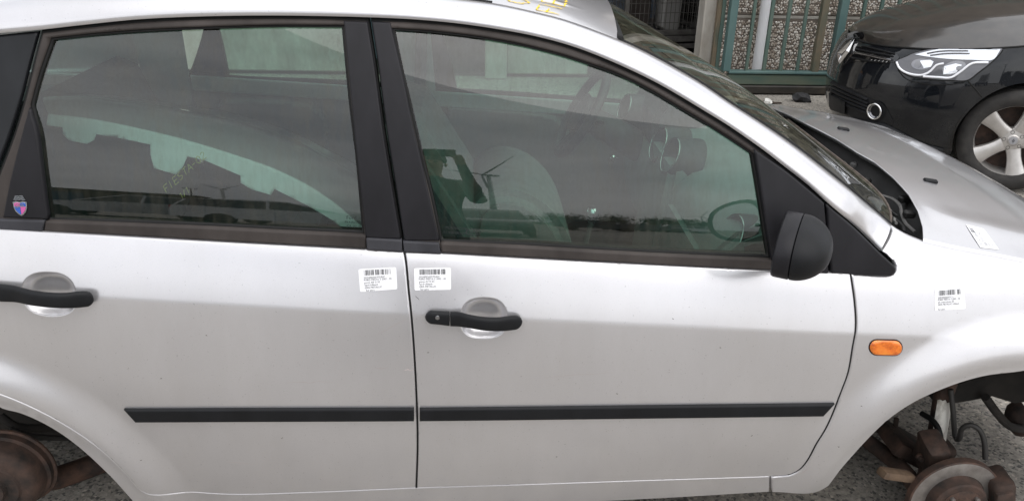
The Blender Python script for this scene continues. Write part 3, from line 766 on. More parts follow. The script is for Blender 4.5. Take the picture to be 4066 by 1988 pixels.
label([(1423, 1068), (1573, 1060), (1578, 1147), (1430, 1158)], LN('202500026597DR01', 'porte AR D 02', 'GRIS METALLIC'), side_place, 3)
label([(1644, 1064), (1790, 1062), (1791, 1149), (1646, 1152)], LN('202500026597DA01', 'porte AV D 02', 'GRIS METALLIC'), side_place, 4)
label([(3711, 1150), (3827, 1140), (3834, 1225), (3711, 1232)], [('202500026597C11', .43, .115, .1), ('FORD FIESTA 5 2002 - 05', .53, .115, .1), ('aile avant droite 02', .645, .115, .1), ('GRIS METALLIC Liftback', .76, .115, .1), ('Sur parc', .985, .115, .1)], side_place, 5)
# surface look-up on the bonnet and roof
HR = np.array([[hood_pt(-1 + 2 * j / 160, i / 80) for i in range(81)] for j in range(161)]).reshape(-1, 3)
RR = np.array(ROOF_ROWS).reshape(-1, 3)
def hit_cloud(px, py, A, lift):
    d = ray(px, py); d = d / np.linalg.norm(d); v = A - CAM; t = v @ d; e = np.linalg.norm(v - t[:, None] * d, axis=1)
    k = np.argsort(e)[:6]; ww = 1 / (e[k] + 1e-4); ww /= ww.sum(); tt = float((t[k] * ww).sum())
    p = CAM + d * tt; z = float((A[k, 2] * ww).sum()); return p + np.array([0, 0, lift + (z - p[2])])
def hood_z(x, y):
    e = np.hypot(HR[:, 0] - x, HR[:, 1] - y); k = np.argsort(e)[:4]; ww = 1 / (e[k] + 1e-4); return float((HR[k, 2] * ww).sum() / ww.sum())
def roof_z(x, y):
    e = np.hypot(RR[:, 0] - x, RR[:, 1] - y); k = np.argsort(e)[:4]; ww = 1 / (e[k] + 1e-4); return float((RR[k, 2] * ww).sum() / ww.sum())
hc = [hit_cloud(*q, HR, 0) for q in ((3833, 893), (3906, 909), (3966, 992), (3893, 983))]
def hood_place(px, py, lift):
    return np.array([px, py, hood_z(px, py) + lift + .0006])
label([(q[0], q[1]) for q in (hc[3], hc[0], hc[1], hc[2])], [('202500026597CP1', .43, .115, .12), ('FORD FIESTA 5 2002 - 05', .53, .115, .12), ('capot 02', .645, .115, .13), ('GRIS METALLIC', .87, .115, .13)], hood_place, 6)

# washer jets
for q in ((3349, 517), (3695, 722)):
    p = hit_cloud(*q, HR, 0); bm = bmesh.new(); add_box(bm, (p[0], p[1], p[2] + .005), (.040, .020, .013), .004, Matrix.Rotation(R(-6), 3, 'Y') @ Matrix.Rotation(R(-12), 3, 'Z'))
    for v in bm.verts:
        if v.co.x > p[0]: v.co.z -= .006; v.co.y = p[1] + (v.co.y - p[1]) * .7
    obj('washer_jet', bm_mesh(bm, 'washer_jet'), BLACKP, hood)
# crayon writing ---------------------------------------------------------------
CRAY2 = mat('faded_yellow_crayon', (.30, .27, .07), .8)
STR = {'F': [[(0, 0), (0, 1)], [(0, 1), (.6, 1)], [(0, .55), (.45, .55)]], 'I': [[(.2, 0), (.2, 1)]], 'E': [[(.6, 1), (0, 1), (0, 0), (.6, 0)], [(0, .5), (.5, .5)]],
       'S': [[(.6, .9), (.3, 1), (0, .8), (.15, .55), (.5, .45), (.6, .2), (.3, 0), (0, .1)]], 'T': [[(0, 1), (.7, 1)], [(.35, 1), (.35, 0)]], 'A': [[(0, 0), (.35, 1), (.7, 0)], [(.12, .4), (.58, .4)]],
       '-': [[(.05, .5), (.5, .5)]], '0': [[(.3, 1), (0, .75), (0, .25), (.3, 0), (.6, .25), (.6, .75), (.3, 1)]], '2': [[(0, .8), (.3, 1), (.6, .75), (0, 0), (.65, 0)]], '1': [[(.1, .8), (.3, 1), (.3, 0)]], '/': [[(0, 0), (.4, 1)]]}
def crayon(s, place, h_, name, parent, wid=.0055, adv=.95):
    V = []; F = []; x = 0; r_ = random.Random(11)
    for ch in s:
        for st in STR.get(ch, []):
            q = resample([np.array(p) for p in st], max(4, 3 * len(st))); q = [p + np.array([r_.uniform(-.03, .03), r_.uniform(-.03, .03)]) for p in q]
            for i in range(len(q) - 1):
                d = q[i + 1] - q[i]; d = d / (np.linalg.norm(d) + 1e-9); n_ = np.array([-d[1], d[0]]) * wid / h_ / 2 * r_.uniform(.7, 1.2); b = len(V)
                for p in (q[i] + n_, q[i + 1] + n_, q[i + 1] - n_, q[i] - n_): V.append(place((x + p[0]) * h_, p[1] * h_))
                F.append((b, b + 1, b + 2, b + 3))
        x += adv
    return obj(name, mesh(name, V, F, smooth=False), CRAYON if parent is car else CRAY2, parent)
rw = hit_cloud(2222, 62, RR, 0); rw2 = hit_cloud(2095, 22, RR, 0)
def rp_(o): return lambda u, v: np.array([o[0] - v + .25 * u, o[1] + u, roof_z(o[0] - v + .25 * u, o[1] + u) + .0015])
crayon('FIESTA', rp_(rw), .055, 'crayon_writing', car, .0038, .62); crayon('02', rp_(rw2), .055, 'crayon_writing', car, .0038, .8)

# shield badge on the rear sail --------------------------------------------------
bd = part('shield_badge', car); bc = onS(89, 812, S_g); BY = float(S_g(*bc)) - .0085
def bpt(u, v, l): return np.array([bc[0] + u * .0170, BY - l + float(S_g(bc[0], bc[1] + v * .022) - S_g(*bc)), bc[1] + v * .022])
def badge(name, pts, l, mt, th=.0015):
    n = len(pts); V = [bpt(u, v, l) for u, v in pts] + [bpt(u, v, l - th) for u, v in pts]; F = [tuple(range(n))] + [(i, n + i, n + (i + 1) % n, (i + 1) % n) for i in range(n)]
    bm = bmesh.new(); bv = [bm.verts.new(v) for v in V]
    for f in F: bm.faces.new([bv[i] for i in f])
    return obj(name, bm_mesh(bm, name), mt, bd)
SH = [(-.9, .42), (-.45, .52), (0, .44), (.45, .52), (.9, .42), (.86, -.1), (.66, -.55), (.3, -.85), (0, -.98), (-.3, -.85), (-.66, -.55), (-.86, -.1)]
badge('shield_rim', SH, .0015, CHROME)
PINK = mat('pink_enamel', (.55, .10, .32), .25, coat=.8); BLUE = mat('blue_enamel', (.03, .10, .42), .25, coat=.8)
badge('shield_field', [(-.72, .3), (-.4, .38), (0, .32), (.0, .0), (-.72, .0)], .0026, PINK); badge('shield_field', [(.06, .32), (.4, .38), (.72, .3), (.72, .0), (.06, .0)], .0026, BLUE)
badge('shield_field', [(-.72, -.06), (0, -.06), (0, -.82), (-.26, -.7), (-.55, -.42)], .0026, BLUE); badge('shield_field', [(.06, -.06), (.72, -.06), (.55, -.42), (.26, -.7), (.06, -.82)], .0026, PINK)
badge('crown', [(-.78, .62), (.78, .62), (.66, .74), (-.66, .74)], .0015, CHROME); badge('crown', [(-.68, .80), (.68, .80), (.58, .90), (-.58, .90)], .0015, CHROME); badge('crown', [(-.58, .95), (.58, .95), (.45, 1.05), (-.45, 1.05)], .0015, CHROME)
tv, tf = text('Ghia'); V = [bpt(-.62 + x * .62, -.2 + y * .62 + x * .12, .0034) for x, y in tv]; obj('badge_script', mesh('badge_script', V, tf, smooth=False), CHROME, bd)

# scratches and stone chips
SCRM = mat('scratched_primer', (.52, .46, .45), .7); CHIP = mat('paint_chip_dark', (.10, .09, .085), .8)
def ribbon(name, pts, w_, mt, par):
    q = [S3(S_b, *onS(a, b, S_b), -.0005) for a, b in pts]; V = []; F = []
    for i, p in enumerate(q):
        k = w_ * (1 - abs(2 * i / (len(q) - 1) - 1) * .7); V += [p + np.array([0, 0, k]), p - np.array([0, 0, k])]
    for i in range(len(q) - 1): F.append((2 * i, 2 * i + 2, 2 * i + 3, 2 * i + 1))
    return obj(name, mesh(name, V, F, smooth=False), mt, par)
rs_ = random.Random(44)
def scr(x0, y0, x1, y1, w_, mt, par, n=7, jit=3):
    ribbon('scratch', [(x0 + (x1 - x0) * i / (n - 1), y0 + (y1 - y0) * i / (n - 1) + rs_.uniform(-jit, jit)) for i in range(n)], w_, mt, par)
scr(1490, 1330, 1622, 1263, .0005, SCRM, rd); scr(1485, 1461, 1545, 1458, .0006, SCRM, rd); scr(1602, 1470, 1640, 1466, .0016, SCRM, rd, 5, 5); scr(1130, 1520, 1330, 1512, .0004, SCRM, rd); scr(1648, 1175, 1665, 1188, .0010, CHIP, fd, 4, 2); scr(2150, 1500, 2420, 1476, .0004, SCRM, fd); scr(3180, 1880, 3215, 1850, .0009, SCRM, car, 5, 3); scr(900, 1830, 1010, 1841, .0004, SCRM, rd)
for (a, b, par) in ((2672, 1263, fd), (2985, 1731, fd), (2450, 1560, fd), (1700, 1400, fd), (820, 1330, rd), (1120, 1740, rd), (640, 1500, rd), (2860, 1380, fd), (3420, 1610, car), (3330, 1770, car), (560, 1826, rd), (2210, 1812, fd)):
    scr(a - 4, b, a + 4, b + rs_.uniform(-4, 4), .0011, CHIP, par, 3, 2)
# window etchings
ETCH = mat('window_etching', (.02, .025, .025), .5)
def etch(px, py, s, h_, par):
    tv, tf = text(s); c = onS(px, py, S_g); V = [S3(S_g, c[0] + x * h_, c[1] + y * h_ + x * h_ * ZB_K, .0118) for x, y in tv]
    return obj('window_etching', mesh('window_etching', V, tf, smooth=False), ETCH, par)
for a in ((1768, 916, 'PILKINGTON', .0085), (1760, 934, 'E1 43R-001107', .0085), (1850, 934, 'Ford', .014)): etch(*a, fd)
for a in ((1372, 878, 'Ford', .012), (1366, 893, 'PILKINGTON', .0075), (1372, 908, '43R-001181', .0075)): etch(*a, rd)
ov = [(1878 + 30 * math.cos(t), 929 + 12 * math.sin(t)) for t in np.linspace(0, 2 * math.pi, 25)]
V, F = tube_data([S3(S_g, *onS(a, b, S_g), .0115) for a, b in ov], .0007, 4); obj('window_etching', mesh('window_etching', V, F), ETCH, fd)

# ------------------------------------------------------------------ far side of the car, nose and tail
fd2 = part('front_door', car); rd2 = part('rear_door', car)
for src, dst in ((fd, fd2), (rd, rd2)):
    for o in list(src.children):
        nm_ = o.name.split('.')[0]
        if nm_ in ('door_skin', 'window_frame', 'window_seal', 'window_glass', 'belt_strip', 'pillar_trim', 'rub_strip', 'door_handle'): flipped(o, dst)
flipped(bs, car)
flipped([o for o in car.children if o.name.startswith('rear_pillar')][0], car)
flipped([o for o in car.children if o.name.startswith('fender_corner_trim')][0], car)
BUMP = plastic('dark_bumper_plastic', (.03, .03, .032), .55)
def nose(xc, sgn, name, zt, zb, xin):
    rows = []
    for z_ in np.linspace(zb, zt, 14):
        row = []
        for j in range(41):
            s = -1 + 2 * j / 40; b = .10 * (1 - abs(s) ** 2.6) + .03 * math.sin(math.pi * (z_ - zb) / (zt - zb)); row.append(np.array([xc + sgn * b, CW / 2 + s * (CW / 2 - .03 - .12 * abs((z_ - .45) / .5) ** 2), z_]))
        rows.append(row)
    return obj(name, grid_mesh(name, rows, flip=sgn > 0), SILVER, car)
nose(1.80, 1, 'front_bumper', .60, .12, 0); nose(REAR_X - .02, -1, 'rear_bumper', .62, .16, 0)
rows = []
for i in range(16):
    t = i / 15; z_ = .62 + t * (UP3[0][2] - .62); row = []
    for j in range(31):
        s = -1 + 2 * j / 30; x_ = REAR_X - .10 + (UP3[0][0] - REAR_X + .10) * t ** 2.2; e = .06 + (UP3[0][1] - .06) * t; row.append(np.array([x_ - .05 * (1 - s * s), CW / 2 + s * (CW / 2 - e), z_]))
    rows.append(row)
obj('tailgate', grid_mesh('tailgate', rows[:8]), SILVER, car); obj('rear_window', grid_mesh('rear_window', rows[7:]), GLASS, car)
HLG = mat('headlamp_lens', (.75, .77, .8), .08, .3, 1.0)
for sd_ in (0, 1):
    y_ = .22 if sd_ == 0 else CW - .22
    obj('headlamp', box_mesh('headlamp', (1.80, y_, .575), (.12, .26, .13), .03, Matrix.Rotation(R(-18 if sd_ == 0 else 18), 3, 'Z'), 3), HLG, car)
# floor pan, wheel housings
UND = vary(mat('underbody_coating', (.02, .02, .02), .85), (.012, .011, .010), (.035, .03, .026), 9, .35, .65)
obj('floor_pan', box_mesh('floor_pan', (.0, CW / 2, .215), (1.72, CW - .14, .06), .01), UND, car)
obj('engine_bay_floor', box_mesh('engine_bay_floor', (1.36, CW / 2, .50), (.70, .95, .16), .03), UND, car)
obj('boot_floor', box_mesh('boot_floor', (-1.35, CW / 2, .40), (1.0, 1.0, .10), .02), UND, car)
def housing(A, y0, y1, a0, a1, dr, name):
    rows = []
    for a in np.linspace(a0, a1, 30):
        c, s = math.cos(R(a)), math.sin(R(a)); r_ = A[2] + dr
        rows.append([np.array([A[0] + r_ * c, y0, A[1] + r_ * s]), np.array([A[0] + r_ * c, (y0 + y1) / 2, A[1] + (r_ + .01) * s]), np.array([A[0] + (r_ - .02) * c, y1, A[1] + (r_ - .02) * s])])
    return obj(name, grid_mesh(name, rows), UND, car)
hf_ = housing(AF, .03, .42, 25, 152, .02, 'wheel_housing'); hr_ = housing(AR, .03, .42, -5, 185, .03, 'wheel_housing'); flipped(hf_, car); flipped(hr_, car)
rows = [[np.array([AR[0] + (AR[2] + .01) * math.cos(R(a)) * k, .42, AR[1] + (AR[2] + .01) * math.sin(R(a)) * k + (.0 if k else 0)]) for k in (0.0, .5, 1.0)] for a in np.linspace(-2, 182, 24)]
obj('wheel_housing_wall', grid_mesh('wheel_housing_wall', rows), UND, car)

# ------------------------------------------------------------------ brakes and suspension
from mathutils import noise as mnoise
def rough_up(bm, amp, cuts=3):
    bmesh.ops.triangulate(bm, faces=bm.faces[:]); bmesh.ops.subdivide_edges(bm, edges=[e for e in bm.edges if e.calc_length() > .02], cuts=cuts, use_grid_fill=True)
    bm.normal_update()
    for v in bm.verts: v.co += v.normal * (mnoise.noise(v.co * 28) * amp + mnoise.noise(v.co * 90) * amp * .45)
RUST = vary(mat('rusty_iron', (.1, .05, .03), .8), (.030, .022, .019), (.115, .062, .042), 22, .35, .68, 6, bmp=.5, bdist=.003, bscale=90)
RUSTD = vary(mat('dark_rusty_iron', (.05, .03, .02), .8), (.016, .012, .010), (.075, .042, .030), 18, .35, .7, 6, bmp=.5, bdist=.003, bscale=90)
STEEL = vary(mat('worn_brake_steel', (.22, .20, .19), .45, .75), (.19, .17, .16), (.34, .32, .30), 25, .3, .7, 4)
DC = atY(3785, 1976, .13)
ax = part('front_brake', car)
obj('brake_disc', lathe_mesh('brake_disc', [(.082, .006), (.084, -.006), (.122, -.006), (.127, -.004), (.127, .016), (.122, .018), (.06, .018)], 'Y', tuple(DC), 72), STEEL, ax)
obj('disc_rim', lathe_mesh('disc_rim', [(.1245, -.0065), (.1285, -.004), (.1285, .017), (.1245, .019)], 'Y', tuple(DC), 72), RUST, ax)
obj('disc_hat', lathe_mesh('disc_hat', [(.0845, -.002), (.081, -.012), (.077, -.034), (.072, -.038), (.036, -.038)], 'Y', tuple(DC), 56), RUSTD, ax)
obj('hub', lathe_mesh('hub', [(.058, -.0385), (.057, -.041), (.036, -.042), (.033, -.060), (.028, -.064), (.025, -.062), (.024, -.045), (.0, -.045)], 'Y', tuple(DC), 44), RUST, ax)
for k in range(4):
    a = R(45 + 90 * k); obj('wheel_stud_hole', lathe_mesh('wheel_stud_hole', [(.0, -.052), (.0052, -.052), (.0062, -.050), (.0062, -.040)], 'Y', (DC[0] + .049 * math.cos(a), DC[1], DC[2] + .049 * math.sin(a)), 14), STEEL, ax)
bm = bmesh.new(); add_box(bm, (DC[0] + .125, DC[1] + .004, DC[2] + .012), (.062, .090, .135), .016, Matrix.Rotation(R(-12), 3, 'Y'), 2); add_box(bm, (DC[0] + .118, DC[1] - .040, DC[2] + .015), (.050, .020, .085), .008, Matrix.Rotation(R(-12), 3, 'Y'), 2); add_box(bm, (DC[0] + .150, DC[1] + .02, DC[2] - .005), (.03, .06, .16), .01, Matrix.Rotation(R(-12), 3, 'Y'), 2)
rough_up(bm, .004); obj('brake_caliper', bm_mesh(bm, 'brake_caliper', angle=50), RUSTD, ax)
# strut with its paper label
su = part('front_strut', car)
t0 = atY(3770, 1500, .34); t1 = atY(3742, 1580, .33); t2 = atY(3716, 1742, .30); t3 = atY(3712, 1800, .28)
tube('strut_tube', [t0 + (t0 - t1) * 1.2, t0, t1, t2], .0255, RUSTD, su, 20)
PAP = vary(mat('torn_paper_label', (.6, .57, .5), .7), (.36, .33, .28), (.78, .76, .70), 30, .32, .52, 6, (1, 1, .5))
V = []; F = []; n = 14; d = (t2 - t1); dn = d / np.linalg.norm(d); u_, v_ = frame_of(d); u_ = np.array(u_); v_ = np.array(v_); rr_ = random.Random(5)
for i in range(13):
    c = t1 + d * (i / 12)
    for k in range(n + 1):
        a = math.pi * (.50 + 1.12 * k / n) + 2.2
        V.append(c + (u_ * math.cos(a) + v_ * math.sin(a)) * .0268 + (dn * rr_.uniform(-.006, .006) if i in (0, 12) else 0))
for i in range(12):
    for k in range(n): F.append((i * (n + 1) + k, i * (n + 1) + k + 1, (i + 1) * (n + 1) + k + 1, (i + 1) * (n + 1) + k))
obj('strut_label', mesh('strut_label', V, F), PAP, su)
bm = bmesh.new(); m_ = (t2 + t3) / 2
add_box(bm, tuple(m_ + np.array([0, -.01, -.015])), (.075, .07, .075), .012, Matrix.Rotation(R(12), 3, 'Y'), 2); add_box(bm, (DC[0] - .03, DC[1] + .10, DC[2] + .075), (.06, .09, .14), .014, Matrix.Rotation(R(-14), 3, 'Y') @ Matrix.Rotation(R(20), 3, 'X'), 2); add_box(bm, (DC[0], DC[1] + .075, DC[2]), (.10, .09, .12), .02, None, 2)
rough_up(bm, .006); obj('steering_knuckle', bm_mesh(bm, 'steering_knuckle', angle=50), RUSTD, su)
for (a, b, c) in ((3690, 1790, .20), (3730, 1800, .19), (3655, 1815, .22), (3700, 1745, .24)):
    q = atY(a, b, c); obj('knuckle_bolt', lathe_mesh('knuckle_bolt', [(.0, -.012), (.009, -.012), (.010, -.002), (.013, .0), (.013, .006)], 'Y', tuple(q), 6), RUST, su)
ca = part('control_arm', car)
q0 = atY(3440, 1745, .42); q1 = atY(3530, 1815, .34); q2 = atY(3600, 1880, .25)
tube('arm_beam', spl([q0, q1, q2, DC + np.array([-.04, .09, -.06])], .02), .024, RUSTD, ca, 12)
g1 = atY(3505, 1875, .13); g2 = atY(3610, 1890, .16)
bm = bmesh.new(); v = Vector(g2 - g1); rot = v.to_track_quat('X', 'Z').to_matrix(); add_box(bm, tuple((g1 + g2) / 2), (v.length * 1.15, .035, .026), .010, rot, 2); obj('track_rod_end', bm_mesh(bm, 'track_rod_end', angle=40), vary(mat('ochre_rust', (.2, .11, .06), .8), (.07, .045, .03), (.16, .105, .065), 25, .3, .7, bmp=.4), ca)
g3 = atY(3560, 1660, .40); g4 = atY(3548, 1740, .40); tube('drop_link', [g3, g4], .008, RUSTD, ca, 8)
obj('arm_bracket', box_mesh('arm_bracket', tuple(atY(3600, 1770, .36)), (.16, .14, .05), .015, Matrix.Rotation(R(30), 3, 'Y'), 2), RUSTD, ca)
HOSE = mat('brake_hose_rubber', (.03, .028, .026), .6)
def hose(px, r_=.006, mt=HOSE, name='brake_hose', par=None): return tube(name, spl([atY(a, b, c) for a, b, c in px], .012), r_, mt, par or ax, 10)
hose([(3775, 1545, .30), (3785, 1640, .28), (3795, 1740, .26), (3810, 1740, .24), (3820, 1700, .23), (3850, 1685, .22), (3885, 1700, .21), (3908, 1750, .20), (3912, 1820, .19)], .0075)
hose([(3660, 1640, .33), (3700, 1665, .29), (3725, 1700, .26), (3738, 1760, .23), (3748, 1800, .20)], .0085, RUBBER, 'brake_sensor_cable')
hose([(3912, 1575, .40), (3960, 1640, .42), (4010, 1690, .44), (4075, 1705, .46)], .013, UND, 'driveshaft_guard', ca)
hose([(4066, 1620, .5), (4035, 1640, .5), (4060, 1700, .5)], .035, RUSTD, 'anti_roll_bush', ca)
lin = [atY(a, b, .44) for a, b in ((3700, 1585), (3780, 1535), (3900, 1490), (4120, 1465), (4120, 1585), (4030, 1600), (3940, 1572), (3850, 1590), (3790, 1600))]
bm = bmesh.new(); fr_ = [bm.verts.new(tuple(q)) for q in lin]; bk_ = [bm.verts.new((q[0], q[1] + .12, q[2])) for q in lin]; bm.faces.new(fr_); bm.faces.new(bk_[::-1])
for i in range(len(lin)): bm.faces.new((fr_[i], bk_[i], bk_[(i + 1) % len(lin)], fr_[(i + 1) % len(lin)]))
obj('inner_wing', bm_mesh(bm, 'inner_wing'), UND, car)
# rear drum and beam
rb = part('rear_brake', car); DR = atY(2, 1905, .12)
obj('brake_drum', lathe_mesh('brake_drum', [(.02, -.05), (.032, -.05), (.034, -.034), (.062, -.034), (.066, -.028), (.085, -.026), (.095, -.020), (.102, -.006), (.104, .03), (.112, .034), (.112, .05), (.0, .052)], 'Y', tuple(DR), 64), RUSTD, rb)
obj('backing_plate', lathe_mesh('backing_plate', [(.112, .05), (.119, .052), (.119, .058), (.03, .062)], 'Y', tuple(DR), 48), RUST, rb)
tube('trailing_arm', spl([DR + np.array([.02, .10, -.01]), atY(180, 1900, .26), atY(330, 1860, .34), atY(480, 1800, .40)], .02), .033, RUST, rb, 12)
tube('axle_beam', [DR + np.array([.12, .20, .03]), DR + np.array([.12, 1.2, .03])], .035, RUSTD, rb, 12)
hose([(40, 1700, .22), (110, 1725, .24), (200, 1735, .28), (300, 1740, .33)], .007, HOSE, 'brake_hose', rb)
hose([(0, 1650, .30), (60, 1690, .30), (150, 1700, .33), (230, 1690, .36)], .012, UND, 'filler_pipe', rb)
for o_, src in ((ax, 'front_brake'),):
    pass
# ------------------------------------------------------------------ scuttle under the bonnet edge
SCUT = vary(mat('scuttle_black', (.012, .012, .013), .55), (.006, .006, .006), (.022, .021, .02), 20, .3, .7)
rows = []
for j in range(0, 61):
    b = WS_ROWS[-1][j]; s = -1 + 2 * j / 60; e = hood_pt(s * .985, .0)
    a0 = b + np.array([-.01, 0, -.012]); m1 = b + np.array([.03, 0, -.055]); m2 = np.array([e[0] - .0, e[1], min(e[2], b[2]) - .085]); m3 = e + np.array([.06, 0, -.028])
    rows.append([a0, (a0 + m1) / 2 + np.array([0, 0, -.004]), m1, (m1 + m2) / 2 + np.array([0, 0, -.01]), m2, (m2 + m3) / 2, m3])
obj('scuttle_tray', grid_mesh('scuttle_tray', rows), SCUT, car)
wb = WS_ROWS[-1]
GLUE = vary(mat('dirty_glass_edge', (.12, .09, .07), .8), (.03, .024, .02), (.13, .10, .08), 40, .3, .7)
tube('windscreen_edge', [p + np.array([.0, 0, .001]) for p in wb], .0035, GLUE, car, 6)
GREYW = mat('grey_cable', (.16, .155, .15), .5)
rr_ = random.Random(21)
for k, (d_, dz, r_, mt) in enumerate(((.022, -.028, .0045, RUBBER), (.034, -.042, .004, GREYW), (.050, -.060, .006, SCUT), (.075, -.055, .0045, GREYW))):
    q = [wb[j] + np.array([d_ + .012 * math.sin(j * .7 + k * 2) * rr_.uniform(.5, 1), 0, dz + .008 * math.sin(j * .43 + k)]) for j in range(4, 34)]
    tube('scuttle_cable', spl(q, .02), r_, mt, car, 6)
for px_ in ((3290, 585), (3395, 655), (3440, 720), (3590, 790), (3610, 850)):
    p = atZ(px_[0], px_[1], wb[20][2] - .045); obj('scuttle_clip', box_mesh('scuttle_clip', tuple(p), (.03, .022, .018), .004, Matrix.Rotation(rr_.uniform(-1, 1), 3, 'Z')), GREYW if px_[0] % 2 else SCUT, car)
rows = []
for j in range(98, 141):
    s = -1 + 2 * j / 140; e = hood_pt(s, 0.0); wj = wb[min(60, int(j / 140 * 60))]
    rows.append([e + np.array([.004, 0, -.010]), e + np.array([-.012, 0, -.006]), e * .45 + wj * .55 + np.array([0, 0, -.004])])
obj('scuttle_panel', grid_mesh('scuttle_panel', rows), SATIN, car)

# ------------------------------------------------------------------ cabin
TRIMG = plastic('grey_green_door_trim', (.13, .145, .14), .6, .12); TRIML = plastic('pale_sill_trim', (.34, .38, .375), .5, .1); TRIMD = plastic('dark_grey_trim', (.05, .052, .054), .55)
FAB = vary(mat('grey_seat_fabric', (.15, .165, .155), .9), (.125, .14, .13), (.18, .195, .185), 30, .3, .7, 4, bmp=.2, bdist=.001, bscale=300); FABD = vary(mat('dark_seat_fabric', (.06, .065, .07), .9), (.045, .05, .055), (.085, .09, .095), 30, .3, .7, 4, bmp=.2, bdist=.001, bscale=300)
YF = CW - .13
def far_trim(name, x0, x1, curve, parent, ledge=.045):
    bz = lambda x: ZB_C + ZB_K * x
    cx = np.array([p[0] for p in curve]); cz = np.array([p[2] for p in curve])
    def S(x, z):
        x = np.asarray(x, float); z = np.asarray(z, float); zc = np.interp(x, cx, cz, left=-1, right=-1)
        return YF - .035 * (1 - sstep(-.006, .012, z - zc)) * sstep(cx[0] - .02, cx[0] + .01, x) * (1 - sstep(cx[-1] - .01, cx[-1] + .02, x))
    lp = loop([(x0, bz(x0) - ledge), (x1, bz(x1) - ledge)], [(x1, bz(x1) - ledge), (x1, .32)], [(x1, .32), (x0, .32)], [(x0, .32), (x0, bz(x0) - ledge)])
    panel(name, lp, S, TRIMG, parent, flange=.03, grid=.012)
    lp = loop([(x0, bz(x0) + .012), (x1, bz(x1) + .012)], [(x1, bz(x1) + .012), (x1, bz(x1) - ledge - .002)], [(x1, bz(x1) - ledge - .002), (x0, bz(x0) - ledge - .002)], [(x0, bz(x0) - ledge - .002), (x0, bz(x0) + .012)])
    panel('sill_ledge', lp, lambda x, z: YF - .012 + 0 * np.asarray(x, float), TRIML, parent, r=.006, drop=.006, flange=.05, grid=.03)
    tube('window_wiper_seal', [np.array([x, YF + .006, bz(x) + .016]) for x in np.linspace(x0, x1, 12)], .005, RUBBER, parent, 6)
cF_ = [atY(a, b, YF - .03) for a, b in ((1775, 430), (1850, 424), (2000, 436), (2150, 456), (2200, 472), (2245, 510), (2280, 590))]
far_trim('door_trim', -.20, .86, cF_, fd2)
cR_ = [atY(a, b, YF - .03) for a, b in ((860, 430), (900, 402), (1000, 398), (1150, 410), (1230, 425), (1275, 455), (1295, 500))]
far_trim('door_trim', -1.10, -.26, cR_, rd2)
# far pillar trims and seat belt
for x0, x1, nm_ in ((-.30, -.16, 'pillar_lining'), (-1.28, -1.10, 'pillar_lining')):
    rows = [[np.array([x + .10 * (z_ - .85) * (-.6 if x0 > -1 else .55), CW - .15 - .26 * (z_ - .85) ** 1.2 if z_ > .85 else CW - .15, z_]) for x in np.linspace(x0, x1, 5)] for z_ in np.linspace(.80, 1.33, 10)]
    obj(nm_, grid_mesh(nm_, rows), TRIML, car)
tube('seat_belt', [np.array([-.20, CW - .21, 1.22]), np.array([-.22, CW - .19, .9]), np.array([-.24, CW - .17, .45])], .022, TRIMD, car, 4)
# cabin floor and firewall
obj('cabin_floor', box_mesh('cabin_floor', (0, CW / 2, .27), (1.9, CW - .3, .03), 0), FABD, car)
def prism(name, prof, y0, y1, mt, parent, bev=.02, seg=3):
    bm = bmesh.new(); a = [bm.verts.new((p[0], y0, p[1])) for p in prof]; b = [bm.verts.new((p[0], y1, p[1])) for p in prof]; n = len(prof)
    bm.faces.new(a); bm.faces.new(b[::-1])
    for i in range(n): bm.faces.new((a[i], b[i], b[(i + 1) % n], a[(i + 1) % n]))
    bmesh.ops.recalc_face_normals(bm, faces=bm.faces[:])
    if bev:
        es = [e for e in bm.edges if abs(e.verts[0].co.y - e.verts[1].co.y) < 1e-6]
        bmesh.ops.bevel(bm, geom=es, offset=bev, segments=seg, affect='EDGES', clamp_overlap=True)
    return obj(name, bm_mesh(bm, name, angle=35), mt, parent)
# dashboard
DASHM = plastic('grey_dashboard', (.20, .23, .225), .62, .10)
dash = part('dashboard', car)
prism('dash_top', [(.60, .50), (.575, .66), (.60, .79), (.645, .835), (.72, .862), (.80, .868), (.90, .85), (.90, .50)], .20, CW - .20, DASHM, dash, .02)
prism('glove_box', [(.565, .54), (.558, .66), (.575, .745), (.60, .745), (.60, .54)], .24, .66, DASHM, dash, .012)
prism('instrument_hood', [(.60, .80), (.60, .90), (.64, .955), (.76, .94), (.80, .86)], CW - .62, CW - .26, TRIMD, dash, .02)
prism('centre_console', [(.54, .36), (.555, .62), (.58, .85), (.66, .875), (.66, .36)], .68, 1.0, DASHM, dash, .02)
def vent(px, py, Y, r_):
    c = atY(px, py, Y); n_ = np.array([-.93, -.12, .34]); n_ /= np.linalg.norm(n_); u_, v_ = frame_of(n_); u_, v_ = np.array(u_), np.array(v_)
    ring = [c + (u_ * math.cos(t) + v_ * math.sin(t)) * r_ for t in np.linspace(0, 2 * math.pi, 33)]
    tube('vent_ring', ring, .0036, mat('satin_chrome', (.42, .43, .43), .22, 1.0), dash, 8)
    rows = [[c - n_ * (.022 * (1 - k ** 2)) + (u_ * math.cos(t) + v_ * math.sin(t)) * r_ * k for t in np.linspace(0, 2 * math.pi, 28, endpoint=False)] for k in (1, .7, .35, .02)]
    obj('vent', grid_mesh('vent', rows, close=True), TRIMD, dash)
    rows = [[c - n_ * q + (u_ * math.cos(t) + v_ * math.sin(t)) * (r_ + .004 + q * .25) for t in np.linspace(0, 2 * math.pi, 28, endpoint=False)] for q in (0.0, .03, .08)]
    obj('vent_pod', grid_mesh('vent_pod', rows, close=True), TRIMD, dash)
vent(2478, 430, 1.30, .052); vent(2612, 572, .90, .055); vent(2660, 618, .74, .055); vent(2900, 935, .26, .055)
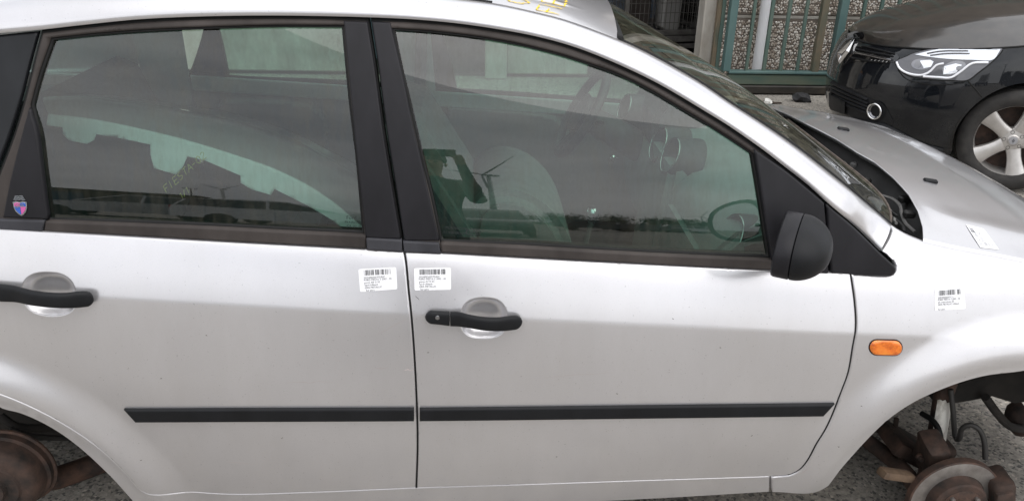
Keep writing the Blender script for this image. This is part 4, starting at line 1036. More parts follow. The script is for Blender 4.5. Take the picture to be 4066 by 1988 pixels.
# steering wheel
sw = part('steering_wheel', car); YS = 1.24
w0 = atY(2215, 600, YS); w1 = atY(2405, 296, YS); wc = (w0 + w1) / 2; up_ = (w1 - w0) / np.linalg.norm(w1 - w0); RW = np.linalg.norm(w1 - w0) / 2; print('wheel r', RW)
RW = min(RW, .19); sx_ = np.array([0, 1, 0]); nrm = np.cross(up_, sx_); nrm = nrm if nrm[0] < 0 else -nrm
SWM = mat('steering_wheel_rubber', (.014, .014, .015), .5)
ring = [wc + (up_ * math.cos(t) + sx_ * math.sin(t)) * RW for t in np.linspace(0, 2 * math.pi, 49)]
tube('wheel_rim', ring, .0165, SWM, sw, 12)
for t in (90, 270, 180):
    a = wc - nrm * .02; b = wc + (up_ * math.cos(R(t)) + sx_ * math.sin(R(t))) * RW; tube('wheel_spoke', [a, (a + b) / 2 - nrm * .012, b], [.030, .022, .016], SWM, sw, 10)
tube('wheel_boss', [wc + nrm * .02, wc + nrm * .012, wc - nrm * .03], [.05, .075, .06], SWM, sw, 20)
tube('steering_column', [wc - nrm * .03, wc - nrm * .16, wc - nrm * .36], [.045, .055, .055], TRIMD, sw, 14)
tube('column_stalk', [wc - nrm * .06, wc - nrm * .05 - sx_ * .17 + up_ * .04], .008, TRIMD, sw, 8)
# gear lever
gl_ = part('gear_lever', car); gk = atY(2352, 850, .80)
obj('gear_knob', lathe_mesh('gear_knob', [(.0, .026), (.016, .024), (.024, .012), (.025, .0), (.018, -.018), (.009, -.03)], 'Z', tuple(gk), 24), CHROME, gl_)
tube('gear_stalk', [gk + np.array([0, 0, -.02]), gk + np.array([-.02, 0, -.12]), gk + np.array([-.02, 0, -.30])], [.009, .010, .05], mat('gear_gaiter', (.12, .13, .13), .6), gl_, 12)
# window winder on the far door
wn_ = atY(2436, 630, YF - .03); obj('window_winder', lathe_mesh('window_winder', [(.0, -.012), (.010, -.012), (.016, -.006), (.017, .0), (.010, .002)], 'Y', tuple(wn_), 20), CHROME, fd2)
# near front seat: reclined backrest and tilted cushion
seat = part('passenger_seat', car); YS0, YS1 = .30, .76
a0 = atY(1955, 955, YS0); a1 = atY(1655, 500, YS0); dv = (a1 - a0) / np.linalg.norm(a1 - a0); pv = np.array([-dv[2], 0, dv[0]]); pv = pv if pv[0] < 0 else -pv
prof = [a0 - dv * .30, a0, a0 + (a1 - a0) * .5 , a1, a1 + dv * .05 + pv * .05, a1 + pv * .12, a0 + pv * .17, a0 - dv * .30 + pv * .16]
prism('seat_backrest', [(p[0], p[2]) for p in prof], YS0, YS1, FAB, seat, .035, 4)
prof2 = [a0 + pv * .06 - dv * .26, a0 + pv * .06, a1 + pv * .05 - dv * .02, a1 + pv * .10, a0 + pv * .14, a0 - dv * .26 + pv * .14]
prism('seat_side_panel', [(p[0], p[2]) for p in prof2], YS0 - .012, YS0 + .02, FABD, seat, .01, 2)
arc = [atY(a, b, YS0) for a, b in ((1850, 1010), (1878, 850), (1930, 800), (2010, 778), (2095, 795), (2165, 835), (2222, 893), (2262, 960), (2290, 1040))]
q = spl(arc, .02); prism('seat_cushion', [(p[0], p[2]) for p in q] + [(q[-1][0] + .02, q[-1][2] - .2), (q[0][0], q[0][2] - .2)], YS0 + .02, YS1, FAB, seat, .03, 3)
obj('seat_base', box_mesh('seat_base', (a0[0] + .06, .53, .40), (.42, .38, .22), .03, None, 2), FABD, seat)
# rear bench
bench = part('rear_bench', car)
prism('bench_cushion', [(-1.10, .30), (-.62, .30), (-.58, .46), (-.64, .52), (-1.12, .47)], .16, CW - .16, FABD, bench, .03)
prism('bench_backrest', [(-1.08, .46), (-1.16, .44), (-1.40, .92), (-1.34, 1.0), (-1.27, .97)], .16, CW - .16, FABD, bench, .03)
prism('parcel_shelf', [(-1.75, .86), (-1.30, .90), (-1.30, .92), (-1.75, .88)], .2, CW - .2, TRIMD, bench, .005)

# ------------------------------------------------------------------ loose wing lying inside the car
LIPM = mat('wing_lip_painted_sheen', (.74, .75, .76), .65, .0)  # paler matt version of the silver: the lip's bright sheen is painted in
wing = thing('loose_wing', 'loose silver front wing with torn edge lying on the rear seat inside the silver hatchback', 'car wing', (0, 0, 0))
TOPW = [(205, 388), (338, 376), (489, 386), (616, 402), (800, 430), (859, 438), (1018, 477), (1177, 533), (1296, 593), (1401, 649), (1480, 700)]
CREW = [(192, 452), (378, 474), (616, 524), (750, 558), (956, 622), (1091, 670), (1226, 736), (1338, 812), (1400, 866), (1445, 905)]
EDGW = [(186, 499), (249, 505), (251, 533), (275, 557), (346, 572), (374, 557), (384, 533), (490, 551), (598, 574), (598, 612), (612, 667), (700, 693), (727, 663), (745, 621), (814, 637), (956, 697), (956, 726), (1000, 752), (1076, 774), (1091, 750), (1160, 785), (1226, 818), (1326, 877), (1380, 925), (1400, 950)]
tp = resample(spl([np.array(p, float) for p in TOPW], 8), 60); cr = resample(spl([np.array(p, float) for p in CREW], 8), 60)
rows = []
for a, b in zip(tp, cr):
    A3 = atY(a[0], a[1], .66); B3 = atY(b[0], b[1], .42); row = [A3 + np.array([0, .03, -.03])]
    for k in range(13):
        t = k / 12; p = A3 * (1 - t) + B3 * t + np.array([0, -.05, .045]) * math.sin(math.pi * t) * .55 + np.array([0, 0, -.020]) * math.exp(-((t - .12) / .05) ** 2); row.append(p)
    rows.append(row)
obj('wing_skin', grid_mesh('wing_skin', rows), SILVER, wing)
poly = [np.array(p, float) for p in CREW] + [np.array(p, float) for p in EDGW[::-1]]
lp = np.array([q for s in (spl(CREW, 14), [np.array(p, float) for p in EDGW[::-1]]) for q in s])
gx = np.stack(np.meshgrid(np.arange(190, 1445, 16), np.arange(450, 960, 16)), -1).reshape(-1, 2); gx = gx[inside(lp, gx)]; gx = gx[dist_to(lp, gx) > 7]
def cdt_(lp, pts):
    P = [tuple(p) for p in lp]; n = len(P); r_ = delaunay_2d_cdt([Vector(p) for p in P + [tuple(p) for p in pts]], [(i, (i + 1) % n) for i in range(n)], [], 0, 1e-6)
    V = np.array([tuple(v) for v in r_[0]]); T = [tuple(f) for f in r_[2]]; cen = np.array([V[list(f)].mean(0) for f in T]); k = inside(lp, cen); return V, [f for f, q in zip(T, k) if q]
V2, T2 = cdt_(lp, gx)
crx = np.array([p[0] for p in cr]); cry = np.array([p[1] for p in cr])
V3 = []
for v in V2:
    h_ = max(0, v[1] - np.interp(v[0], crx, cry)) / 60.; V3.append(atY(v[0], v[1], .42 - .0085 * h_))
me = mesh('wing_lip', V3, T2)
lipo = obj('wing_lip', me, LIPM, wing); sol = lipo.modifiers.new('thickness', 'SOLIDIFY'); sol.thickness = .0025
# crayon note on the rear side window
o0 = np.array([652., 775.]); du = np.array([108., -96.]); du /= np.linalg.norm(du); dvv = np.array([-.42, -.90])
def wplace(u, v):
    q = o0 + du * (u / .00056) + dvv * (v / .00056); s_ = onS(q[0], q[1], S_g); return S3(S_g, *s_, .0145)
crayon('FIESTA-02', wplace, .017, 'crayon_writing', rd, .0017, .80)
o1 = np.array([712., 800.])
def wplace2(u, v):
    q = o1 + du * (u / .00056) + dvv * (v / .00056); s_ = onS(q[0], q[1], S_g); return S3(S_g, *s_, .0145)
crayon('1/1', wplace2, .013, 'crayon_writing', rd, .0018, .7)
# ------------------------------------------------------------------ the yard: ground, wall, gate, shed, containers
GZ = -.05
GRD = mat('yard_concrete', (.2, .19, .17), .85)
f1 = noise(GRD, 1.3, 6, .6); f2 = noise(GRD, 70, 5, .7); f3 = N_(GRD, 'ShaderNodeTexVoronoi'); f3.inputs['Scale'].default_value = 120
_t = N_(GRD, 'ShaderNodeTexCoord'); lk(GRD, _t.outputs['Object'], f3.inputs['Vector'])
c1 = ramp(GRD, f1, [(.3, (.24, .22, .195)), (.7, (.36, .335, .295))]); c2 = ramp(GRD, f2, [(.30, (.45, .45, .45)), (.52, (1, 1, 1)), (.75, (1.4, 1.4, 1.4))]); c3 = mixc(GRD, 1.0, c1, c2, 'MULTIPLY')
sp_ = N_(GRD, 'ShaderNodeSeparateColor'); lk(GRD, f3.outputs['Color'], sp_.inputs[0]); st = ramp(GRD, sp_.outputs[0], [(.0, (.2, .22, .25)), (.16, (.25, .26, .28)), (.2, (1, 1, 1)), (.9, (1, 1, 1)), (.94, (1.6, 1.55, 1.5))])
c4 = mixc(GRD, .78, mixc(GRD, .8, c3, ramp(GRD, noise(GRD, .55, 5, .65), [(.36, (.55, .53, .50)), (.5, (1, 1, 1))]), 'MULTIPLY'), st, 'MULTIPLY'); lk(GRD, c4, bsdf(GRD).inputs['Base Color']); bump(GRD, f2, .5, .006)
g = obj('ground', mesh('ground', [(-900, -900, GZ), (900, -900, GZ), (900, 900, GZ), (-900, 900, GZ)], [(0, 1, 2, 3)], smooth=False), GRD); g['kind'] = 'structure'

YG = float(atZ(3063, 372, GZ)[1]); YW = YG + .32       # gate plane, wall plane
GREEN = vary(mat('faded_green_gate_paint', (.05, .12, .11), .6), (.045, .095, .085), (.11, .14, .11), 6, .3, .72, 6, (1, 1, .3), .3, .002, 60)
TEAL = vary(mat('teal_gate_paint', (.04, .13, .14), .55), (.05, .105, .105), (.09, .15, .14), 6, .3, .72, 6, (1, 1, .3), .3, .002, 60)
OLIVE = vary(mat('rust_stained_gate_paint', (.09, .09, .06), .7), (.06, .075, .055), (.17, .12, .075), 9, .3, .7, 6, (1, 1, .4), .3, .002, 60)
gate = thing('sliding_gate', 'green painted steel bar gate with a wide bottom rail', 'gate', (0, 0, 0))
rail_t = atY(3050, 291, YG)[2]; rail_b = atY(3050, 331, YG)[2]; GX0 = float(atY(2893, 250, YG)[0]); GX1 = GX0 + 5.2; GTOP = 1.75
obj('bottom_rail', box_mesh('bottom_rail', ((GX0 + GX1) / 2, YG, (rail_t + rail_b) / 2 - .008), (GX1 - GX0, .07, rail_t - rail_b), .006), vary(mat('rail_paint', (.07, .11, .09), .6), (.045, .085, .07), (.12, .125, .085), 5, .3, .7, 6, (.3, 1, 1.5), .3, .002, 60), gate)
obj('rail_ledge', box_mesh('rail_ledge', ((GX0 + GX1) / 2, YG - .005, rail_t + .012), (GX1 - GX0, .09, .022), .004), TEAL, gate)
obj('top_rail', box_mesh('top_rail', ((GX0 + GX1) / 2, YG, GTOP), (GX1 - GX0, .06, .08), .006), GREEN, gate)
def bar(px, wpx, mt, nm_, dy=0.0, dep=.03):
    x = float(atY(px, 200, YG + dy)[0]); w_ = wpx * .00221
    obj(nm_, box_mesh(nm_, (x, YG + dy, (rail_t + GTOP) / 2 + .01), (w_, dep, GTOP - rail_t - .02), .003), mt, gate)
bar(2891, 29, TEAL, 'gate_post', -.006, .08)
xs = float(atY(2973, 200, YG)[0]); dxb = float(atY(3110, 200, YG)[0] - atY(3043, 200, YG)[0])
for px_, w_ in ((2973, 12), (3043, 14), (3110, 13), (3177, 12)): bar(px_, w_, GREEN, 'gate_bar')
bar(3246, 26, OLIVE, 'gate_post', -.004, .06); bar(3318, 30, TEAL, 'gate_post', -.008, .08)
k0 = float(atY(3400, 200, YG)[0])
for i in range(22):
    x = k0 + i * dxb; obj('gate_bar', box_mesh('gate_bar', (x, YG, (rail_t + GTOP) / 2 + .01), (.028, .03, GTOP - rail_t - .02), .003), GREEN, gate)
gp = thing('gate_catch_post', 'pair of stained green steel uprights standing before the concrete wall end', 'post', (0, 0, 0))
xg = float(atY(2836, 200, YG + .1)[0])
obj('upright', box_mesh('upright', (xg, YG + .1, .9), (.036, .05, 1.9), .004), OLIVE, gp); obj('upright', box_mesh('upright', (xg + .036, YG + .105, .9), (.034, .06, 1.9), .004), GREEN, gp)
obj('foot_plate', box_mesh('foot_plate', (xg + .02, YG + .1, rail_t + .0), (.16, .07, .05), .004), GREEN, gp)
# ground rail under the gate
TRK = vary(mat('oily_track_steel', (.02, .018, .015), .6), (.010, .009, .008), (.035, .028, .02), 8, .3, .7)
tr = obj('gate_track', box_mesh('gate_track', ((GX0 + GX1) / 2, YG + .02, GZ + .045), (GX1 - GX0 + 1.5, .16, .07), .008), TRK); tag(tr, 'black oily steel ground track running under the sliding gate', 'track')
# pebble-dash wall
PEBB = mat('pebble', (.4, .35, .3), .75)
oi = N_(PEBB, 'ShaderNodeNewGeometry'); lk(PEBB, ramp(PEBB, oi.outputs['Random Per Island'], [(0, (.26, .21, .17)), (.25, (.42, .36, .30)), (.6, (.58, .53, .47)), (1, (.74, .71, .66))]), bsdf(PEBB).inputs['Base Color'])
MORT = vary(mat('wall_mortar', (.1, .085, .07), .9), (.11, .09, .073), (.19, .16, .135), 14, .3, .7, bmp=.4, bdist=.004)
CONC = vary(mat('pale_concrete', (.4, .38, .34), .85), (.26, .235, .20), (.46, .44, .40), 5, .3, .72, 7, (1, 1, .5), .35, .004, 60)
WX0 = float(atY(2822, 150, YW)[0]); WX1 = WX0 + 6.0
jz = float(atY(3000, 67, YW)[2])
wall = thing('pebble_dash_wall', 'pebble-dashed concrete panel wall behind the green gate', 'wall', (0, 0, 0))
def pebbles(x0, x1, z0, z1, seed, sp=.0235):
    r_ = np.random.RandomState(seed); V = []; F = []
    T = [(0, 0, 1), (.9, 0, .45), (.28, .85, .45), (-.72, .53, .45), (-.72, -.53, .45), (.28, -.85, .45)]
    nx = int((x1 - x0) / sp); nz = int((z1 - z0) / (sp * .88))
    for j in range(nz):
        for i in range(nx):
            cx = x0 + (i + .5 + (j % 2) * .5) * sp + r_.uniform(-.3, .3) * sp; cz = z0 + (j + .5) * sp * .88 + r_.uniform(-.3, .3) * sp
            if cx > x1 - .01 or cz > z1 - .008: continue
            a = r_.uniform(0, 6.28); s1 = sp * r_.uniform(.40, .72); s2 = s1 * r_.uniform(.6, .95); b = len(V); dp = sp * r_.uniform(.3, .55)
            ca_, sa = math.cos(a), math.sin(a)
            for (p, q, h_) in T:
                u_, v_ = p * s1, q * s2; V.append((cx + u_ * ca_ - v_ * sa, YW - .002 - h_ * dp + .004, cz + u_ * sa + v_ * ca_))
            for k in range(5):
                p, q = T[1 + k], T[1 + (k + 1) % 5]; u_, v_ = p[0] * s1 * 1.15, p[1] * s2 * 1.15
                V.append((cx + u_ * ca_ - v_ * sa, YW + .008, cz + u_ * sa + v_ * ca_))
            for k in range(5):
                k2 = (k + 1) % 5; F.append((b, b + 1 + k, b + 1 + k2)); F.append((b + 1 + k, b + 6 + k, b + 6 + k2, b + 1 + k2))
    return mesh('pebble_facing', V, F)
for n_, (z0, z1, hi) in enumerate(((GZ, jz - .012, True), (jz + .012, jz + 1.0, True), (jz + 1.03, jz + 2.0, False), (jz + 2.03, jz + 3.0, False))):
    for s_, (x0, x1) in enumerate(((WX0, WX0 + 3.0), (WX0 + 3.012, WX1))):
        pn = obj('wall_panel', box_mesh('wall_panel', ((x0 + x1) / 2, YW + .06, (z0 + z1) / 2), (x1 - x0, .12, z1 - z0), .01), MORT, wall)
        if hi and s_ == 0:
            z1b = z1 if n_ == 0 else z0 + .35
            pb = obj('pebble_facing', pebbles(x0 + .02, x1 if True else x1, z0 + .02, z1b - .012, 20 + n_), PEBB, pn); pb['kind'] = 'stuff'
        else:
            pass
obj('joint_band', box_mesh('joint_band', ((WX0 + WX1) / 2, YW + .055, jz), (WX1 - WX0, .11, .024), .0), CONC, wall)
# material for the panels out of reach of the pebbles
vo = N_(MORT, 'ShaderNodeTexVoronoi'); vo.inputs['Scale'].default_value = 42
_t = N_(MORT, 'ShaderNodeTexCoord'); lk(MORT, _t.outputs['Object'], vo.inputs['Vector'])
pl_ = obj('end_pier', box_mesh('end_pier', (WX0 - .055, YW + .02, 1.5), (.105, .22, 3.3), .012), CONC, wall)
pipe_x = float(atY(3017, 200, YG + .17)[0])
tag(obj('white_pipe', lathe_mesh('white_pipe', [(.05, GZ), (.052, GZ), (.052, 2.6), (.05, 2.6)], 'Z', (pipe_x, YG + .16, 0), 32), mat('white_pvc', (.74, .74, .76), .4)), 'white plastic pipe standing upright between gate and wall', 'pipe')
# shed behind the wall end
SHED = vary(mat('dark_shed_steel', (.03, .028, .026), .8), (.018, .016, .015), (.05, .045, .04), 3, .3, .7, 6, (1, 1, .3))  # near-black mottled steel for walls, roof and rack
shed = thing('storage_shed', 'dark open-fronted storage shed beside the pebble wall', 'shed', (0, 0, 0))
SX0 = -9.0; SX1 = WX0 - .16; SY0 = YW + .25; SY1 = SY0 + 6.5
obj('shed_back_wall', box_mesh('shed_back_wall', ((SX0 + SX1) / 2 + 1, SY1, 1.9), (SX1 - SX0 + 2.4, .1, 4.0), 0), SHED, shed); obj('shed_side_wall', box_mesh('shed_side_wall', (SX1 + 2.1, (SY0 + SY1) / 2 + .1, 1.9), (.1, SY1 - SY0 - .3, 4.0), 0), SHED, shed)
obj('shed_side_wall', box_mesh('shed_side_wall', (SX0 - .1, (SY0 + SY1) / 2 + .1, 1.9), (.1, SY1 - SY0 - .3, 4.0), 0), SHED, shed)
obj('shed_roof', box_mesh('shed_roof', ((SX0 + SX1) / 2 + 1, (SY0 + SY1) / 2 - .1, 4.0), (SX1 - SX0 + 2.8, SY1 - SY0 + .5, .15), .02), SHED, shed); obj('shed_front_beam', box_mesh('shed_front_beam', ((SX0 + SX1) / 2, SY0, 3.45), (SX1 - SX0, .2, .9), .02), SHED, shed)
SFL = vary(mat('dark_shed_floor', (.05, .045, .04), .7), (.025, .021, .018), (.075, .066, .055), 2.5, .3, .7)  # dark mottled floor colour
obj('shed_floor', box_mesh('shed_floor', ((SX0 + SX1) / 2 + 1, (SY0 + SY1) / 2, GZ + .012), (SX1 - SX0 + 2.2, SY1 - SY0, .03), 0), SFL, shed)
colp = atZ(1972, 352, GZ)
for i, x in enumerate((float(colp[0]), float(colp[0]) - 4.2)):
    obj('concrete_column', box_mesh('concrete_column', (x, SY0 - .05, 1.8), (.20, .20, 3.7), .012), CONC, shed)
for (pa, pb, hh_) in ((2010, 2330, 1.15), (640, 1385, 1.0)):
    xa, xb = float(atY(pa, 300, SY0)[0]), float(atY(pb, 300, SY0)[0]); obj('shed_front_wall', box_mesh('shed_front_wall', ((xa + xb) / 2, SY0 + .03, GZ + .03 + hh_ / 2), (xb - xa, .14, hh_), .012), CONC, shed)
# containers in the shed
BLUEG = vary(mat('grey_blue_polyethylene', (.17, .21, .27), .55), (.13, .165, .215), (.21, .25, .31), 4, .3, .7, 5, (1, 1, .4))
def pallet_box(px, py, nm_lab, w=1.0, d=.8, h=.76, rz=0, loc=None):
    p = atZ(px, py, GZ + .03) if loc is None else loc
    t = thing('plastic_pallet_box', nm_lab, 'pallet box', (p[0], p[1], GZ + .028), (0, 0, R(rz)), None)
    bm = bmesh.new(); H0 = .14
    th = .035
    for (cx, cy, sx, sy) in ((0, -d / 2, w, th), (0, d / 2, w, th), (-w / 2 + th / 2, 0, th, d - th), (w / 2 - th / 2, 0, th, d - th)): add_box(bm, (cx, cy, H0 + h / 2), (sx, sy, h), .008)
    add_box(bm, (0, 0, H0 + .03), (w - .08, d - .04, .04), 0)
    obj('box_wall', bm_mesh(bm, 'box_wall'), BLUEG, t)
    for sx in (-1, 0, 1):
        obj('foot', box_mesh('foot', (sx * (w / 2 - .075), 0, H0 / 2 + .005), (.13, d + .02, H0 + .01), .012), BLUEG, t)
    obj('rim', box_mesh('rim', (0, -d / 2 - .012, H0 + h - .04), (w + .05, .05, .08), .01), BLUEG, t); obj('rim', box_mesh('rim', (0, d / 2 + .012, H0 + h - .04), (w + .05, .05, .08), .01), BLUEG, t)
    n = 6
    for i in range(n + 1):
        x = -w / 2 + .03 + i * (w - .06) / n; obj('rib', box_mesh('rib', (x, -d / 2 - .028, H0 + h * .47), (.035, .028, h * .82), .008), BLUEG, t)
    for i in range(n):
        x = -w / 2 + .03 + (i + .5) * (w - .06) / n
        obj('rib', box_mesh('rib', (x, -d / 2 - .022, H0 + h * .25), (.11, .012, .03), .004), BLUEG, t)
    return t
b0 = atZ(2643, 146, GZ); b0 = np.array([b0[0] - .50, min(b0[1] + .4, SY1 - 1.0), 0])
pallet_box(0, 0, 'grey-blue plastic pallet box on feet beside the wire mesh cage', loc=b0, rz=14, h=.95)
def mesh_cage(loc, rz, lab):
    t = thing('mesh_cage', lab, 'cage', (loc[0], loc[1], GZ + .028), (0, 0, R(rz)))
    W_, D_, H_, b = 1.0, .8, 1.15, .16
    GALV = vary(mat('dull_galvanised_steel', (.16, .155, .145), .55, .4), (.09, .085, .078), (.20, .19, .175), 12, .3, .7)
    for x in (-W_ / 2, W_ / 2):
        for y in (-D_ / 2, D_ / 2): obj('leg', box_mesh('leg', (x, y, H_ / 2), (.045, .045, H_), .004), GALV, t)
    for z_, hh in ((b, .06), (b - .075, .05), (b + .07, .05)):
        for y in (-D_ / 2, D_ / 2): obj('side_rail', box_mesh('side_rail', (0, y, z_), (W_ - .05, .035, hh), .004), GALV, t)
        for x in (-W_ / 2, W_ / 2): obj('side_rail', box_mesh('side_rail', (x, 0, z_), (.035, D_ - .05, hh), .004), GALV, t)
    obj('base_sheet', box_mesh('base_sheet', (0, 0, b + .02), (W_ - .06, D_ - .06, .01), 0), GALV, t)
    for sx, L_ in ((0, W_), (1, D_)):
        for sgn in (-1, 1):
            for k in range(1, int(L_ / .05)):
                u_ = -L_ / 2 + k * .05; p = (u_, sgn * D_ / 2, 0) if sx == 0 else (sgn * W_ / 2, u_, 0)
                obj('wire', box_mesh('wire', (p[0], p[1], b + .5), (.005, .005, .86), 0), GALV, t)
            for k in range(1, 9):
                z_ = b + .07 + k * .1; p = ((0, sgn * D_ / 2, z_), (W_, .005, .005)) if sx == 0 else ((sgn * W_ / 2, 0, z_), (.005, D_, .005))
                obj('wire', box_mesh('wire', *p, 0), GALV, t)
    for x, z_ in ((-W_ / 2, .05), (W_ / 2, .05)): pass
    return t
cg = atZ(2768, 232, GZ); cg = np.array([cg[0] - .42, max(cg[1], SY0 + .25) + .42, 0])
mesh_cage(cg, 14, 'galvanised wire mesh cage container on legs by the wall end')
SCRAP = mat('scrap_metal_part', (.22, .22, .22), .5, .5); SCR2 = mat('scrap_dark_part', (.05, .04, .035), .6); SCR3 = mat('scrap_panel_part', (.33, .32, .30), .6)
rr_ = random.Random(3)
def scrap(name, loc, s, mt, lab, rot):
    bm = bmesh.new(); add_box(bm, (0, 0, s[2] / 2), s, min(s) * .2, None, 2)
    for v in bm.verts: v.co += Vector((rr_.uniform(-1, 1), rr_.uniform(-1, 1), rr_.uniform(-.3, .3))) * min(s) * .12
    o = obj(name, bm_mesh(bm, name, angle=40), mt); o.location = loc; o.rotation_euler = rot; return tag(o, lab, 'scrap part')
scrap('scrap_alternator', (cg[0] - .2, cg[1] - .05, GZ + .225), (.25, .2, .55), SCR2, 'dark scrap engine part standing inside the wire mesh cage', (0, 0, .4)); scrap('scrap_casing', (cg[0] + .17, cg[1] + .05, GZ + .225), (.2, .25, .45), SCR3, 'pale scrap casing inside the wire mesh cage', (0, 0, .2))
# more of the shed's contents, seen through the silver car's windows
c2_ = np.array([float(colp[0]) - 1.2, SY0 + 1.0, 0])
pallet_box(0, 0, 'grey-blue pallet box near the shed column', loc=c2_, rz=-4, h=.62)
OBX = vary(mat('orange_carton', (.45, .22, .07), .8), (.38, .18, .055), (.5, .26, .09), 5)
ob = obj('carton', box_mesh('carton', (0, 0, .11), (.46, .3, .22), .006), OBX); ob.location = (c2_[0] - .05, c2_[1] - .12, GZ + .028 + .14 + .62 + .004); tag(ob, 'orange-brown carton lying on top of the pallet box', 'carton')
bm = bmesh.new()
for k in range(9): add_box(bm, (c2_[0] + .05 + .0 * k, c2_[1], 0), (.001, .001, .001))
bm.free()
rk = thing('shelf_rack', 'dark steel shelf rack along the shed back wall', 'rack', (c2_[0] - .5, SY1 - .6, GZ + .028))
for x in (-1.4, 0, 1.4):
    for y in (-.3, .3): obj('rack_post', box_mesh('rack_post', (x, y, 1.1), (.06, .06, 2.2), 0), SHED, rk)
for z_ in (.5, 1.2, 1.9): obj('shelf', box_mesh('shelf', (0, 0, z_), (2.8, .7, .05), 0), SHED, rk)
# litter by the gate
LIT = mat('litter_plastic', (.7, .69, .66), .6); RAG = mat('oily_rag', (.02, .02, .022), .7)
def litter(name, px, py, size, mt, lab, seed, squash=.5, asp=1.0):
    p = atZ(px, py, GZ); r_ = random.Random(seed); bm = bmesh.new(); bmesh.ops.create_icosphere(bm, subdivisions=2, radius=size)
    for v in bm.verts:
        v.co *= r_.uniform(.6, 1.25); v.co.z = max(-size * .3, v.co.z * squash); v.co.x *= asp
    zmin = min(v.co.z for v in bm.verts)
    for v in bm.verts: v.co.z -= zmin
    o = obj(name, bm_mesh(bm, name), mt); o.location = (p[0], p[1], GZ + .001); return tag(o, lab, 'litter')
litter('crumpled_wrapper', 3046, 412, .035, LIT, 'crumpled white wrapper lying on the concrete before the gate', 1, .9)
litter('black_rag', 3178, 402, .07, RAG, 'crumpled black rag lying at the foot of the gate', 2, .7, 1.3)
litter('stick', 3020, 410, .022, mat('rotten_wood', (.04, .028, .02), .9), 'dark strip of wood lying beside the white wrapper', 3, .6, 4.5)
litter('stick', 3078, 412, .016, mat('rotten_wood_2', (.05, .035, .025), .9), 'short dark stick on the concrete right of the white wrapper', 4, .6, 3.5)
# ------------------------------------------------------------------ black hatchback parked beyond
from mathutils.bvhtree import BVHTree
CL_O = np.array([3.372, 3.824]); CL_H = R(170.5)
cF = np.array([math.cos(CL_H), math.sin(CL_H)]); cL = np.array([-cF[1], cF[0]])
def CW3(f, l, z): q = CL_O + cF * f + cL * l; return np.array([q[0], q[1], z + GZ + .01])
BPAINT = mat('black_car_paint', (.006, .007, .010), .35, 0, 1.0, .02, .08)
_d = noise(BPAINT, 6, 6, .65, (1, 1, .5)); lk(BPAINT, ramp(BPAINT, _d, [(.4, (.004, .005, .007)), (.75, (.009, .010, .012))]), bsdf(BPAINT).inputs['Base Color'])
DUSTB = mat('dusty_black_bonnet', (.05, .04, .033), .35, 0, .9, .09)
vary(DUSTB, (.010, .009, .008), (.032, .026, .021), 11, .3, .7, 7)
clio = thing('black_hatchback', 'dusty black hatchback with alloy wheels parked by the green gate', 'car', (0, 0, 0))
ZS = [.16, .24, .34, .45, .55, .63, .70, .76, .83, .90, .96]
def fmax(z): return np.interp(z, [.16, .24, .34, .45, .56, .64, .72, .80, .96], [.83, .88, .905, .91, .90, .88, .845, .75, .5])
def lmax(z): return np.interp(z, [.16, .25, .45, .62, .75, .85, .96], [.80, .84, .866, .862, .85, .825, .78])
def c_pt(s, z, o=0.0):
    """s: 0 nose .. 1 axle line, beyond 1 metres/1 back along the flank; sign = side"""
    sg_ = -1 if s < 0 else 1; s = abs(s); F_, L_ = float(fmax(z)), float(lmax(z))
    if s <= 1:
        a = R(90 * s); p = 2.45; f = (F_ + o) * max(0, math.cos(a)) ** (2 / p); l = (L_ + o) * math.sin(a) ** (2 / p)
    else: f = -(s - 1) * 1.0; l = L_ + o
    return CW3(f, sg_ * l, z)
def s_of_f(f, z):
    if f <= 0: return 1 - f
    return math.degrees(math.acos(min(1, (f / float(fmax(z))) ** (2.45 / 2)))) / 90
def z_top(f): return float(np.interp(f, [-3.0, -1.2, -.4, 0, .2, .45, .65, .78, .88], [.98, .95, .905, .868, .84, .805, .775, .75, .725]))
def z_top_s(s):
    z = .8
    for _ in range(12):
        F_ = float(fmax(z)); f = F_ * max(0, math.cos(R(90 * s))) ** (2 / 2.45) if s <= 1 else -(s - 1); z = z_top(f)
    return z
def cdt(loops, pts, keep):
    P = []; E_ = []
    for lp in loops:
        b = len(P); P += [tuple(p) for p in lp]; E_ += [(b + i, b + (i + 1) % len(lp)) for i in range(len(lp))]
    P += [tuple(p) for p in pts]
    r_ = delaunay_2d_cdt([Vector(p) for p in P], E_, [], 0, 1e-7); V = np.array([tuple(v) for v in r_[0]]); T = [tuple(f) for f in r_[2]]
    cen = np.array([V[list(f)].mean(0) for f in T]); k = keep(cen); return V, [f for f, q in zip(T, k) if q]
